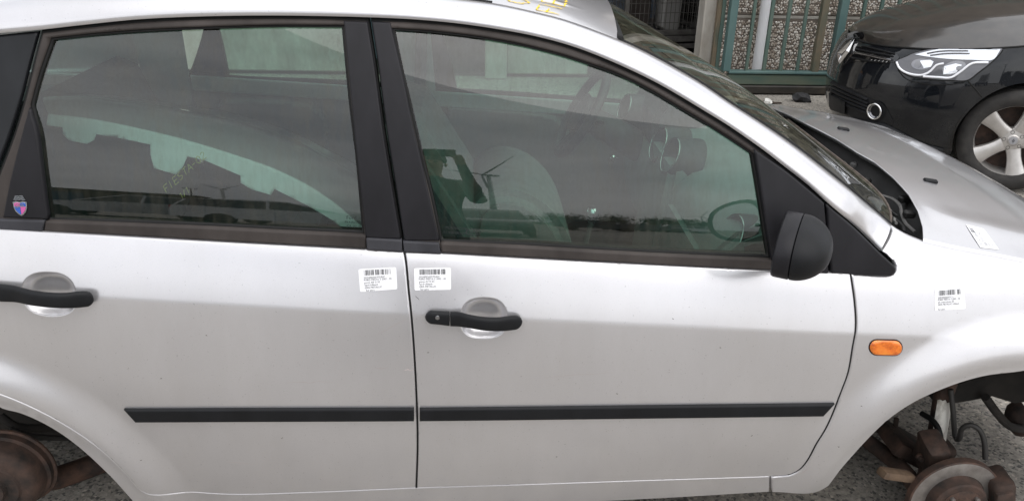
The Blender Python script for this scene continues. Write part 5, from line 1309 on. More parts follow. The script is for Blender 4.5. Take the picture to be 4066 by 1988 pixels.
# flank + nose shell (near side), with the wheel opening
def shell(sg_, name, s_end):
    top = [(s, z_top_s(s)) for s in np.linspace(s_end, 0, 60)]
    arch = [(s_of_f(.35 * math.cos(R(a)), max(.17, .31 + .35 * math.sin(R(a)))), max(.17, .31 + .35 * math.sin(R(a)))) for a in np.linspace(-22, 202, 40)]
    bot = [(0, .2), (.3, .19), (.55, .18)]
    lp = top[:-1] + [(0, top[-1][1])] + [(0, z_) for z_ in np.linspace(top[-1][1] - .04, .24, 10)] + bot + arch + [(1.6, .2), (2.2, .2), (s_end, .2)] + [(s_end, z_) for z_ in np.linspace(.28, .9, 8)]
    lp = np.array(lp); d = np.array([True] + [np.linalg.norm(lp[i] - lp[i - 1]) > 1e-4 for i in range(1, len(lp))]); lp = lp[d]
    gx = np.stack(np.meshgrid(np.arange(.02, s_end, .03), np.arange(.2, 1.0, .03)), -1).reshape(-1, 2); k = inside(lp, gx); gx = gx[k]; gx = gx[dist_to(lp, gx) > .012]
    V, T = cdt([lp], gx, lambda c: inside(lp, c))
    P3 = [c_pt(sg_ * v[0] if v[0] > 0 else 0, v[1]) for v in V]
    bm = bmesh.new(); bv = [bm.verts.new(p) for p in P3]
    for f in T:
        try: bm.faces.new([bv[i] for i in f])
        except ValueError: pass
    bmesh.ops.recalc_face_normals(bm, faces=bm.faces[:])
    cc = Vector(CW3(-.5, 0, .5)); fl = [f for f in bm.faces]; s_ = sum((f.calc_center_median() - cc).dot(f.normal) for f in fl)
    if s_ < 0: bmesh.ops.reverse_faces(bm, faces=fl)
    bv_t = BVHTree.FromBMesh(bm)
    me = bpy.data.meshes.new(name); bm.to_mesh(me); bm.free(); me.polygons.foreach_set('use_smooth', [True] * len(me.polygons)); me.update()
    return obj(name, me, BPAINT, clio), bv_t
_, BV = shell(1, 'body_side', 4.0); shell(-1, 'body_side', 4.0)
# bonnet
rows = []
for i in range(50):
    f = .865 - 1.18 * (i / 49) ** .85; row = []; z_e = z_top(f)
    F_ = float(fmax(z_e)); a_ = math.acos(min(1, max(0, f) / F_ if f > 0 else 0) ** (2.45 / 2)) if f > 0 else math.pi / 2; Lh = (float(lmax(z_e)) - .012) * math.sin(a_) ** (2 / 2.45)
    if f > F_: Lh = .01
    cr = float(np.interp(f, [-.35, .2, .6, .85], [.165, .165, .12, .03]))
    for j in range(41):
        u_ = -1 + 2 * j / 40; row.append(CW3(f, u_ * Lh, z_e + .004 + cr * (1 - abs(u_) ** 2.4) + .012 * math.exp(-((abs(u_) - .62) / .10) ** 2) * min(1, max(0, (.7 - f)) / .4)))
    rows.append(row)
me = grid_mesh('bonnet', rows); bn = obj('bonnet', me, DUSTB, clio)
bmh = bmesh.new(); bmh.from_mesh(me); BVH_H = BVHTree.FromBMesh(bmh); bmh.free()
tube('bonnet_gap', [c_pt(s, z_top_s(s), .001) + np.array([0, 0, .003]) for s in np.linspace(.02, 1.3, 60)], .006, RUBBER, clio, 6)
# greenhouse
def band(pts0, pts1, name, mt):
    rows = [[a * (1 - t) + b * t for t in np.linspace(0, 1, 6)] for a, b in zip(pts0, pts1)]; return obj(name, grid_mesh(name, rows), mt, clio)
CGL = mat('car_window_glass', (.03, .05, .045), .04, 0, 1.0); 
base = [CW3(-.30 - .0 + .14 * (1 - u_ * u_), u_ * .70, .93 + .07 * (1 - u_ * u_)) for u_ in np.linspace(-1, 1, 25)]; hdr = [CW3(-1.02 + .06 * (1 - u_ * u_), u_ * .56, 1.40 + .03 * (1 - u_ * u_)) for u_ in np.linspace(-1, 1, 25)]
band(base, hdr, 'windscreen', CGL)
roofe = [CW3(-2.7 - .05 * (1 - u_ * u_), u_ * .54, 1.38 + .03 * (1 - u_ * u_)) for u_ in np.linspace(-1, 1, 25)]; band(hdr, roofe, 'roof', BPAINT)
tail = [CW3(-3.15 - .06 * (1 - u_ * u_), u_ * .70, .95) for u_ in np.linspace(-1, 1, 25)]; band(roofe, tail, 'rear_window', CGL); tail2 = [CW3(-3.2 - .06 * (1 - u_ * u_), u_ * .80, .25) for u_ in np.linspace(-1, 1, 25)]; band(tail, tail2, 'tailgate', BPAINT)
for sg_ in (1, -1):
    lo = [CW3(f, sg_ * (.80 if f < -.5 else .76), z_top(f) + .0) for f in np.linspace(-.30, -3.1, 20)]; hi_ = [CW3(f, sg_ * .56, z_) for f, z_ in zip(np.linspace(-.98, -2.75, 20), np.interp(np.linspace(0, 1, 20), [0, .3, 1], [1.39, 1.42, 1.36]))]
    band(lo, hi_, 'side_windows', CGL)
    tube('window_pillar', [CW3(-.28, sg_ * .775, .915), CW3(-1.0, sg_ * .57, 1.41), CW3(-1.8, sg_ * .555, 1.425), CW3(-2.75, sg_ * .55, 1.37)], .035, BPAINT, clio, 8)
    for f in (-1.35,): tube('window_pillar', [CW3(f, sg_ * .80, .94), CW3(f - .1, sg_ * .565, 1.40)], .04, BLACKP, clio, 8)
# patches raycast onto the shell
def cray(px, py, bv=None):
    d = Vector(ray(px, py)).normalized(); h = (bv or BV).ray_cast(Vector(CAM), d)
    if h[0] is None: return None
    n_ = h[1]
    if n_.dot(d) > 0: n_ = -n_
    return np.array(h[0]), np.array(n_)
def zz(pts, k=1.6143, ox=3200, oy=0): return [(ox + a / k, oy + b / k) for a, b in pts]
def patch(name, poly, mt, off=.004, step=9, depth=.012, smooth_n=8, bv=None):
    lp = np.array(spl(list(map(np.array, poly)) + [np.array(poly[0])], step)[:-1]) if smooth_n else np.array(poly, float)
    if smooth_n is None: lp = np.array(poly, float)
    x0, y0 = lp.min(0); x1, y1 = lp.max(0); gx = np.stack(np.meshgrid(np.arange(x0, x1, step), np.arange(y0, y1, step)), -1).reshape(-1, 2); gx = gx[inside(lp, gx)]; gx = gx[dist_to(lp, gx) > step * .5] if len(gx) else gx
    V, T = cdt([lp], gx, lambda c: inside(lp, c)); P3 = []; ok = []
    last = None
    for v in V:
        h = cray(v[0], v[1], bv)
        if h is None: h = last if last is not None else (CW3(.8, 0, .6), np.array([-1, 0, 0.]))
        last = h; P3.append(h[0] + h[1] * off)
    bm = bmesh.new(); bv_ = [bm.verts.new(p) for p in P3]
    for f in T:
        try: bm.faces.new([bv_[i] for i in f])
        except ValueError: pass
    be = [e for e in bm.edges if len(e.link_faces) == 1]
    ex = bmesh.ops.extrude_edge_only(bm, edges=be); 
    dd = np.array(ray((x0 + x1) / 2, (y0 + y1) / 2)); dd /= np.linalg.norm(dd)
    for v in ex['geom']:
        if isinstance(v, bmesh.types.BMVert): v.co += Vector(dd * depth)
    return obj(name, bm_mesh(bm, name, angle=40), mt, clio)
def stripe(name, pl, r_, mt, off=.008, step=10, flat=1.0):
    q = spl([np.array(p) for p in pl], step); P3 = []
    for p in q:
        h = cray(p[0], p[1])
        if h: P3.append(h[0] + h[1] * off)
    return tube(name, P3, r_, mt, clio, 8)
LENS = mat('headlamp_dark_housing', (.10, .10, .11), .15, .2, 1.0, .02); LWH = mat('headlamp_reflector', (.82, .84, .88), .12, .6, 1.0, .02); LCH = mat('headlamp_bowl', (.22, .22, .235), .14, .9, 1.0)
LWD = mat('white_lamp_light_guide', (.85, .86, .9), .3, 0, .5)
hl = [(578, 395), (640, 371), (700, 345), (850, 313), (1000, 302), (1150, 294), (1262, 289), (1250, 330), (1190, 395), (1100, 465), (1035, 512), (940, 514), (850, 511), (750, 501), (660, 481), (600, 441)]
patch('headlamp_surround', zz([(566, 398), (640, 362), (700, 337), (850, 304), (1000, 293), (1150, 286), (1272, 281), (1258, 335), (1196, 402), (1106, 473), (1038, 521), (940, 523), (850, 520), (750, 510), (655, 490), (592, 447)]), RUBBER, .003)
patch('headlamp', zz(hl), LENS, .008)
patch('headlamp_reflector', zz([(700, 356), (850, 322), (1000, 310), (1150, 302), (1250, 297), (1232, 340), (1196, 384), (1060, 386), (960, 384), (860, 378), (760, 366)]), LWH, .011)
for a in (((780, 350), (880, 334), (1040, 332)), ((800, 362), (900, 350), (1050, 348))): stripe('headlamp_fin', zz(a), .004, LENS, .013)
def ell(cx, cy, a, b, n=18, rot=0): return [(cx + a * math.cos(t) * math.cos(rot) - b * math.sin(t) * math.sin(rot), cy + a * math.cos(t) * math.sin(rot) + b * math.sin(t) * math.cos(rot)) for t in np.linspace(0, 2 * math.pi, n, endpoint=False)]
patch('headlamp_bowl', zz(ell(745, 415, 66, 34)), LCH, .011); patch('headlamp_bowl', zz(ell(950, 436, 78, 40, rot=-.25)), LCH, .011)
LBK = mat('headlamp_bulb_shade', (.2, .2, .21), .15, .8, 1.0)
patch('headlamp_bulb', zz([(735, 395), (800, 388), (822, 400), (805, 430), (760, 440)]), LWH, .014, smooth_n=None); patch('headlamp_bulb', zz([(890, 428), (960, 410), (1000, 418), (960, 470), (880, 478)]), LWH, .014, smooth_n=None); patch('headlamp_shade', zz(ell(720, 418, 22, 20)), LBK, .0135); patch('headlamp_shade', zz(ell(985, 440, 24, 16)), LBK, .0155)
stripe('light_guide', zz([(588, 402), (606, 440), (655, 470), (740, 483), (790, 466), (838, 422), (885, 410)]), .0065, LWD, .013); stripe('light_guide', zz([(755, 491), (850, 496), (930, 497), (1000, 452), (1060, 410), (1165, 403)]), .0065, LWD, .013)
for o in list(clio.children):
    pass
# upper grille, chrome strip and diamond badge
GRB = mat('gloss_black_grille', (.008, .008, .009), .12, 0, .8)
patch('upper_grille', zz([(215, 300), (300, 285), (360, 292), (470, 318), (580, 348), (600, 372), (560, 400), (470, 404), (380, 395), (300, 400), (250, 430), (215, 470), (190, 420), (195, 350)]), GRB, .004)
for a in (((365, 300), (470, 325), (570, 350)), ((300, 372), (400, 392), (520, 402)), ((330, 318), (450, 345), (560, 366))): stripe('grille_slat', zz(a), .0055, BLACKP, .008)
stripe('chrome_strip', zz([(318, 340), (400, 356), (480, 374), (556, 388)]), .008, mat('smoked_chrome', (.35, .35, .37), .15, 1.0), .012)
for k in range(5): stripe('chrome_tick', zz([(425 + k * 24, 392 + k * 3), (436 + k * 24, 384 + k * 3)]), .003, CHROME, .012)
DIA = [(325, 262), (291, 338), (232, 416), (219, 358), (256, 300)]
def diamond():
    o = []; outer = [(322, 264), (290, 342), (233, 416), (221, 350)]; inner = [(300, 296), (279, 336), (240, 386), (238, 352)]
    V = []; F = []
    for lp, off in ((outer, .018), (inner, .012)):
        for p in lp:
            q = zz([p])[0]; h = cray(*q); h = h if h else (CW3(.84, .0, .7), np.array([-1., 0, 0])); V.append(h[0] + h[1] * off)
    for p in [((a[0] + b[0]) / 2, (a[1] + b[1]) / 2) for a, b in zip(outer, inner)]:
        q = zz([p])[0]; h = cray(*q); h = h if h else (CW3(.84, .0, .7), np.array([-1., 0, 0])); V.append(h[0] + h[1] * .034)
    for i in range(4):
        j = (i + 1) % 4; F += [(i, j, 8 + j, 8 + i), (8 + i, 8 + j, 4 + j, 4 + i)]
    return obj('diamond_badge', mesh('diamond_badge', V, F, smooth=False), CHROME, clio)
diamond()
# lower intake with slats, number plate recess, fog lamp
MATB = plastic('matt_black_intake', (.014, .014, .015), .6)
patch('lower_intake', zz([(108, 480), (180, 520), (300, 575), (420, 632), (500, 670), (545, 742), (555, 770), (480, 782), (380, 770), (270, 740), (170, 690), (100, 620)]), MATB, .003)
for k in range(5):
    stripe('intake_slat', zz([(112 + 6 * k, 500 + 30 * k), (220 + 8 * k, 556 + 28 * k), (330 + 6 * k, 608 + 25 * k), (400 + 4 * k, 640 + 23 * k)]), .009, BLACKP, .007)
patch('plate_holder', zz([(95, 560), (180, 610), (270, 652), (268, 730), (180, 700), (100, 640)]), BLACKP, .022, smooth_n=None)
patch('fog_lamp_bezel', zz(ell(455, 710, 60, 62)), BLACKP, .010)
h = cray(*zz([(452, 710)])[0])
if h:
    n_ = h[1]; u_, v_ = frame_of(n_); u_, v_ = np.array(u_), np.array(v_)
    ring = [h[0] + n_ * .022 + (u_ * math.cos(t) + v_ * math.sin(t)) * .048 for t in np.linspace(0, 2 * math.pi, 41)]
    tube('fog_lamp_ring', ring, .006, CHROME, clio, 8)
    rows = [[h[0] + n_ * (.016 - .02 * (1 - k * k)) + (u_ * math.cos(t) + v_ * math.sin(t)) * .044 * k for t in np.linspace(0, 2 * math.pi, 32, endpoint=False)] for k in (1, .8, .5, .2, .02)]
    obj('fog_lamp', grid_mesh('fog_lamp', rows, close=True), LCH, clio)
stripe('bumper_gap', zz([(1037, 518), (1080, 565), (1140, 636)]), .004, RUBBER, .001); stripe('bumper_gap', zz([(590, 450), (640, 505), (740, 535), (880, 545), (980, 535), (1036, 518)]), .003, RUBBER, .001)
stripe('bumper_skirt', zz([(300, 770), (480, 800), (640, 880), (760, 935), (875, 965)]), .02, BLACKP, .0)
patch('badge_recess', zz([(262, 238), (320, 214), (372, 214), (376, 234), (352, 262), (300, 258)]), GRB, .004, bv=BVH_H) if cray(*zz([(330, 235)])[0], BVH_H) else None
# wheels
TYRE = vary(mat('tyre_rubber', (.018, .017, .016), .75), (.012, .011, .011), (.034, .031, .028), 15, .3, .7, 5)
ALLOY = vary(mat('brake_dusted_alloy', (.5, .48, .45), .35, .7), (.42, .40, .38), (.62, .60, .58), 9, .3, .7, 4)
def wheel(f, sg_, steer, name='wheel', detail=True):
    c = CW3(f, sg_ * .78, .305); t = part(name, clio); t.location = c; t.rotation_euler = (0, 0, CL_H + (0 if sg_ > 0 else math.pi) + R(steer))
    # local axes: x forward, y outward(left)
    prof = [(.205, .045), (.215, .082), (.235, .094), (.265, .096), (.290, .088), (.304, .074), (.308, .055)]
    for y_ in (.050, .018, -.018, -.050): prof += [(.308, y_ + .008), (.300, y_ + .006), (.300, y_ - .002), (.308, y_ - .004)]
    prof += [(.304, -.075), (.285, -.09), (.24, -.09), (.205, -.07)]
    obj('tyre', lathe_mesh('tyre', prof, 'Y', (0, 0, 0), 72, 30), TYRE, t)
    obj('rim', lathe_mesh('rim', [(.222, .086), (.226, .080), (.214, .074), (.206, .06), (.198, -.02), (.190, -.06)], 'Y', (0, 0, 0), 64, 30), ALLOY, t)
    obj('rim_barrel_back', lathe_mesh('rim_barrel_back', [(.198, -.03), (.0, -.03)], 'Y', (0, 0, 0), 40), RUSTD, t)
    obj('wheel_hub', lathe_mesh('wheel_hub', [(.0, .060), (.028, .060), (.034, .055), (.062, .052), (.072, .040), (.075, .0)], 'Y', (0, 0, 0), 40, 30), ALLOY, t)
    obj('hub_cap', lathe_mesh('hub_cap', [(.0, .0635), (.022, .063), (.025, .059)], 'Y', (0, 0, 0), 24), mat('hub_cap_grey', (.4, .4, .42), .4, .5), t)
    obj('hub_badge', mesh('hub_badge', [(0, .0655, .014), (.009, .0655, 0), (0, .0655, -.014), (-.009, .0655, 0)], [(0, 1, 2, 3)], smooth=False), mat('hub_badge_dark', (.12, .12, .13), .4), t)
    for k in range(5):
        a = R(90 + 72 * k + 20); rows = []
        for i in range(12):
            q = i / 11; r_ = .055 + q * .158; w_ = .030 + .026 * q ** 1.6 + .012 * (1 - q) ** 3; y_ = .050 + .022 * q; row = []
            for (u_, v_) in ((-1, -.03), (-1, -.006), (-.86, .0), (-.3, .004), (.3, .004), (.86, 0), (1, -.006), (1, -.03)): row.append((r_, u_ * w_, y_ + v_))
            rows.append([(x * math.cos(a) - u2 * math.sin(a), y2, x * math.sin(a) + u2 * math.cos(a)) for x, u2, y2 in row])
        obj('spoke', grid_mesh('spoke', rows), ALLOY, t)
        a2 = a + R(36); obj('bolt_hole', lathe_mesh('bolt_hole', [(.0, .046), (.009, .046), (.011, .0545), (.009, .055)], 'Y', (.050 * math.cos(a2), 0, .050 * math.sin(a2)), 14), RUBBER, t)
    return t
wheel(0, 1, -16); wheel(-2.589, 1, 0); wheel(0, -1, -16); wheel(-2.589, -1, 0)
for f in (0, -2.589):
    for sg_ in (1, -1):
        rows = [[CW3(f + .36 * math.cos(R(a)), sg_ * l, .31 + .36 * math.sin(R(a))) for l in (.84, .55)] for a in np.linspace(-15, 195, 24)]; obj('wheel_arch_liner', grid_mesh('wheel_arch_liner', rows), UND, clio)
obj('underbody', box_mesh('underbody', (0, 0, 0), (3.7, 1.1, .3), .02), UND, clio); 
ub = [o for o in clio.children if o.name.startswith('underbody')][0]; ub.location = CW3(-1.2, 0, .42); ub.rotation_euler = (0, 0, CL_H)
# ------------------------------------------------------------------ the open side of the yard (mirrored in the glass)
def refl(px, py):
    q = onS(px, py, S_g); P = S3(S_g, *q, .013); n = surf_n(S_g, np.array([q]))[0]; d = P - CAM; d = d / np.linalg.norm(d); return P, d - 2 * (d @ n) * n
def out_at(px, py, dist):
    P, r_ = refl(px, py); k = dist / math.hypot(r_[0], r_[1]); return P + r_ * k
BLD = vary(mat('brown_cladding', (.07, .065, .045), .8), (.055, .05, .035), (.09, .085, .06), 1, .3, .7, 4, (1, 1, .2)); BDOOR = mat('blue_shutter', (.02, .06, .10), .5)
bR = out_at(785, 830, 95.); bldg = thing('warehouse', 'long low brown warehouse with blue shutters across the yard', 'building', (bR[0], bR[1], GZ), (0, 0, R(-14)))
obj('wall', box_mesh('wall', (-40, -8, 2.6), (80, 16, 5.2), .05), BLD, bldg); obj('roof', box_mesh('roof', (-40, -8, 5.35), (80.6, 16.6, .3), .05), TRIMD, bldg)
for k in range(6): obj('shutter', box_mesh('shutter', (-6 - k * 9.0, .04, 2.0), (3.6, .12, 4.0), .02), BDOOR, bldg)
TW = vary(mat('turbine_white', (.5, .52, .53), .5), (.46, .48, .5), (.54, .56, .57), 1)
def turbine(px, py, dist, name, lab, rot0, yaw):
    p = out_at(px, py, dist); Hh_ = p[2] - GZ
    t = thing('wind_turbine', lab, 'wind turbine', (p[0], p[1], GZ), (0, 0, R(yaw)), 'wind turbines on the horizon')
    V, F = tube_data([(0, 0, 0), (0, 0, Hh_ * .5), (0, 0, Hh_)], [Hh_ * .026, Hh_ * .02, Hh_ * .014], 20); obj('tower', mesh('tower', V, F), TW, t)
    obj('nacelle', box_mesh('nacelle', (0, -Hh_ * .02, Hh_ * 1.01), (Hh_ * .035, Hh_ * .11, Hh_ * .035), Hh_ * .008, None, 2), TW, t)
    V, F = tube_data([(0, Hh_ * .035, Hh_ * 1.01), (0, Hh_ * .05, Hh_ * 1.01), (0, Hh_ * .06, Hh_ * 1.01)], [Hh_ * .018, Hh_ * .016, Hh_ * .005], 14); obj('hub', mesh('hub', V, F), TW, t)
    Lb = Hh_ * .5
    for k in range(3):
        a = R(rot0 + 120 * k); rows = []
        for i in range(10):
            q = i / 9; r_ = Hh_ * .012 + q * Lb; w_ = Lb * (.035 + .05 * math.sin(min(1, q * 4) * 1.57)) * (1 - .85 * q); th = Lb * .012 * (1 - .8 * q)
            rows.append([(math.sin(a) * r_ + math.cos(a) * u_, Hh_ * .048 + v_, Hh_ * 1.01 + math.cos(a) * r_ - math.sin(a) * u_) for u_, v_ in ((-w_ * .3, 0), (0, th), (w_ * .7, 0), (0, -th))])
        obj('blade', grid_mesh('blade', rows, close=True), TW, t)
    return t
turbine(880, 760, 900., 't', 'white wind turbine beyond the brown warehouse', -62, 25)
turbine(1940, 705, 380., 't', 'white wind turbine with broad tower standing behind the dark parked estate', -70, 60)
turbine(2790, 868, 1100., 't', 'small far wind turbine above the row of bushes', 20, 10)
# parked cars
PROFS = {'hatch': ([(-2.0, .35), (-2.02, .7), (-1.9, .95), (-1.0, 1.0), (.75, .95), (1.75, .80), (2.0, .62), (2.0, .32)], [(-1.85, .95), (-1.55, 1.38), (-.9, 1.46), (.0, 1.45), (.95, .95)]),
         'estate': ([(-2.3, .35), (-2.32, .75), (-2.25, .98), (-1.0, 1.0), (.8, .98), (2.0, .84), (2.3, .62), (2.3, .32)], [(-2.25, .97), (-2.05, 1.42), (-1.2, 1.50), (.0, 1.47), (1.05, .97)]),
         'suv': ([(-2.2, .45), (-2.25, .9), (-2.2, 1.12), (-1.0, 1.14), (.9, 1.12), (1.95, 1.0), (2.2, .75), (2.2, .42)], [(-2.2, 1.10), (-2.0, 1.62), (-1.3, 1.74), (.1, 1.70), (1.0, 1.10)])}
GLZ = mat('parked_car_glass', (.02, .025, .026), .05, 0, .6); TL_ = mat('red_tail_lamp', (.35, .02, .015), .2, 0, .6)
def parked(kind, pos, rz, col, lab, rough=.3, group='cars parked across the yard'):
    t = thing('parked_car', lab, 'car', (pos[0], pos[1], GZ), (0, 0, R(rz)), group); pm = mat('parked_paint', col, rough, .3, 1.0); body, cab = PROFS[kind]; hw = .86
    def ext(name, prof, w0, w1, mt, z0, z1):
        q = spl([np.array(p) for p in prof], .12); n = len(q); rows = []
        bm = bmesh.new(); ring = []
        for sgn, k in ((-1, 0), (1, 1)):
            ring.append([bm.verts.new((p[0], sgn * (w0 + (w1 - w0) * max(0, min(1, (p[1] - z0) / (z1 - z0)))), p[1])) for p in q])
        for i in range(n - 1): bm.faces.new((ring[0][i], ring[0][i + 1], ring[1][i + 1], ring[1][i]))
        bm.faces.new(ring[0]); bm.faces.new(ring[1][::-1]); bm.faces.new((ring[0][0], ring[1][0], ring[1][-1], ring[0][-1]))
        return obj(name, bm_mesh(bm, name, angle=45), mt, t)
    ext('body', body, hw, hw - .06, pm, .4, 1.0)
    zb_ = cab[0][1]; zt_ = max(p[1] for p in cab); ext('windows', cab, hw - .07, hw - .25, GLZ, zb_, zt_)
    top = [p for p in cab if p[1] > zb_ + .3]; ext('roof_panel', [(top[0][0] - .03, top[0][1] - .03)] + [(p[0], p[1] + .02) for p in top] + [(top[-1][0] + .10, top[-1][1] - .06)], hw - .22, hw - .24, pm, zb_, zt_)
    for sgn in (-1, 1):
        for a, b in ((cab[-1], top[-1]), (cab[0], top[0])):
            w1_ = hw - .24; tube('pillar', [np.array([a[0], sgn * (hw - .07), a[1]]), np.array([b[0], sgn * w1_, b[1]])], .035, pm, t, 6)
        tube('pillar', [np.array([-.35, sgn * (hw - .065), zb_]), np.array([-.4, sgn * (hw - .235), zt_])], .035, pm, t, 6)
        for x in (-1.3, 1.3):
            obj('wheel', lathe_mesh('wheel', [(.0, .02), (.2, .02), (.21, .03), (.31, .02), (.315, -.1), (.0, -.16)] if sgn > 0 else [(.0, -.02), (.2, -.02), (.21, -.03), (.31, -.02), (.315, .1), (.0, .16)], 'Y', (x, sgn * (hw + .0), .315), 24), TYRE, t)
        obj('tail_lamp', box_mesh('tail_lamp', (body[1][0] - .0, sgn * (hw - .16), body[2][1] - .12), (.06, .16, .28), .02, None, 2), TL_, t)
    return t
def car_at(px, py, dist): p = out_at(px, py, dist); return p
P1 = car_at(1945, 880, 14.); parked('suv', P1, 92, (.02, .022, .024), 'dark estate car with red tail lamps parked facing the field')
P2 = car_at(1200, 890, 13.); parked('estate', P2, 8, (.50, .51, .52), 'silver estate car parked across from the silver hatchback')
P3 = car_at(540, 890, 15.); parked('hatch', P3, 170, (.36, .37, .38), 'grey hatchback parked before the brown warehouse')
P4 = car_at(900, 890, 26.); parked('hatch', P4, 20, (.04, .045, .05), 'dark hatchback parked between the silver estate and the warehouse')
for i, (px_, d_, kd_, cl_, rz_, nm_) in enumerate(((2380, 34., 'suv', (.015, .016, .018), 5, 'black off-road car in the far row of cars'), (2505, 46., 'hatch', (.6, .6, .6), -10, 'white hatchback in the far row of cars'), (2590, 44., 'estate', (.03, .035, .045), 0, 'dark blue estate in the far row of cars'), (2690, 48., 'hatch', (.05, .05, .052), 8, 'charcoal hatchback in the far row of cars'), (2775, 46., 'estate', (.55, .56, .58), 4, 'pale silver estate at the end of the far row'), (2890, 52., 'hatch', (.25, .03, .03), 0, 'red hatchback beyond the far row of cars'))):
    p = out_at(px_, 930, d_); parked(kd_, p, rz_, cl_, nm_)
# street lamp by the warehouse
lp_ = out_at(755, 800, 80.); lt = thing('street_lamp', 'double-headed lamp post standing by the warehouse corner', 'lamp', (lp_[0], lp_[1], GZ))
obj('lamp_post', lathe_mesh('lamp_post', [(.12, 0), (.08, 7.2)], 'Z', (0, 0, 0), 12), TRIMD, lt); obj('lamp_head', box_mesh('lamp_head', (0, 0, 7.25), (1.8, .35, .14), .04), TRIMD, lt)
# bushes on the field edge: trunk, limbs and leaf-sized faces
LEAF = mat('bush_leaf', (.05, .07, .03), .8); _g = N_(LEAF, 'ShaderNodeNewGeometry'); lk(LEAF, ramp(LEAF, _g.outputs['Random Per Island'], [(0, (.035, .045, .02)), (1, (.085, .085, .04))]), bsdf(LEAF).inputs['Base Color'])
BARK = mat('bark', (.05, .04, .03), .9)
def bush(px, dist, h_, w_, seed, lab):
    p = out_at(px, 900, dist); r_ = random.Random(seed); t = thing('field_bush', lab, 'tree', (p[0], p[1], GZ), (0, 0, 0), 'small trees along the field edge')
    V, F = tube_data([(0, 0, 0), (.1, 0, h_ * .3), (.05, .1, h_ * .6)], [h_ * .04, h_ * .03, h_ * .015], 8)
    cl = []
    for k in range(11):
        a = r_.uniform(0, 6.28); rr2 = r_.uniform(.2, 1) * w_; e = Vector((math.cos(a) * rr2, math.sin(a) * rr2, h_ * r_.uniform(.45, .98))); cl.append(e); tube_data([(.05, 0, h_ * .25), tuple(e * .6 + Vector((0, 0, h_ * .1))), tuple(e)], [h_ * .018, h_ * .012, h_ * .004], 5, V, F)
    obj('trunk', mesh('trunk', V, F), BARK, t); V = []; F = []
    for c in cl:
        for q in range(170):
            d = Vector((r_.gauss(0, 1), r_.gauss(0, 1), r_.gauss(0, .7))) * (w_ * .22); b = len(V); s = h_ * .035; u_ = Vector((r_.uniform(-1, 1), r_.uniform(-1, 1), r_.uniform(-1, 1))).normalized(); v_ = u_.orthogonal().normalized(); o = c + d
            V += [o - u_ * s, o + v_ * s * .6, o + u_ * s, o - v_ * s * .6]; F.append((b, b + 1, b + 2, b + 3))
    obj('crown', mesh('crown', V, F, smooth=False), LEAF, t)
bush(2215, 75., 4.2, 3.0, 1, 'small spreading tree behind the black off-road car'); bush(2505, 80., 4.6, 4.2, 2, 'wide bushy tree behind the white parked hatchback'); bush(2660, 82., 4.0, 2.6, 3, 'rounded small tree behind the charcoal parked hatchback'); bush(2790, 85., 4.2, 2.6, 4, 'small tree behind the pale silver estate')
HEDGE = vary(mat('field_grass', (.06, .07, .03), .9), (.045, .055, .022), (.085, .085, .045), .2, .3, .7)
fl = obj('field', mesh('field', [(-900, -1500, GZ + .05), (900, -1500, GZ + .05), (900, -105, GZ + .05), (-900, -105, GZ + .05), (-900, -1500, GZ + 6), (900, -1500, GZ + 6)], [(0, 1, 2, 3), (0, 4, 5, 1)], smooth=False), HEDGE); fl['kind'] = 'structure'
# ------------------------------------------------------------------ the person taking the photograph (mirrored in the front window)
PHC = CAM - C_F * .014 - C_R * .135
ph = obj('phone', box_mesh('phone', (0, 0, 0), (.158, .076, .0085), .006, None, 3), mat('black_phone', (.008, .008, .009), .2, 0, .6))
mm = Matrix.Identity(4)
for i in range(3): mm[i][0], mm[i][1], mm[i][2], mm[i][3] = C_R[i], C_U[i], -C_F[i], PHC[i]
ph.matrix_world = mm; tag(ph, 'black phone held up by the person facing the silver hatchback', 'phone')
def P_(x, y, z): return Vector((x, y, z))
bx, by = -.20, -2.16
SK = []; ED = []; RAD = []
def sv(p, r_, par=None):
    SK.append(Vector(p)); RAD.append(r_ if isinstance(r_, tuple) else (r_, r_))
    if par is not None: ED.append((par, len(SK) - 1))
    return len(SK) - 1
pel = sv((bx, by, .92), (.155, .115)); wa = sv((bx, by, 1.08), (.140, .105), pel); ch = sv((bx, by + .01, 1.28), (.165, .115), wa); nk = sv((bx, by + .01, 1.43), (.075, .07), ch); n2 = sv((bx, by + .025, 1.50), (.055, .055), nk)
hd = sv((bx, by + .04, 1.575), (.075, .085), n2); h2 = sv((bx, by + .045, 1.66), (.078, .092), hd); h3 = sv((bx, by + .04, 1.72), (.055, .065), h2)
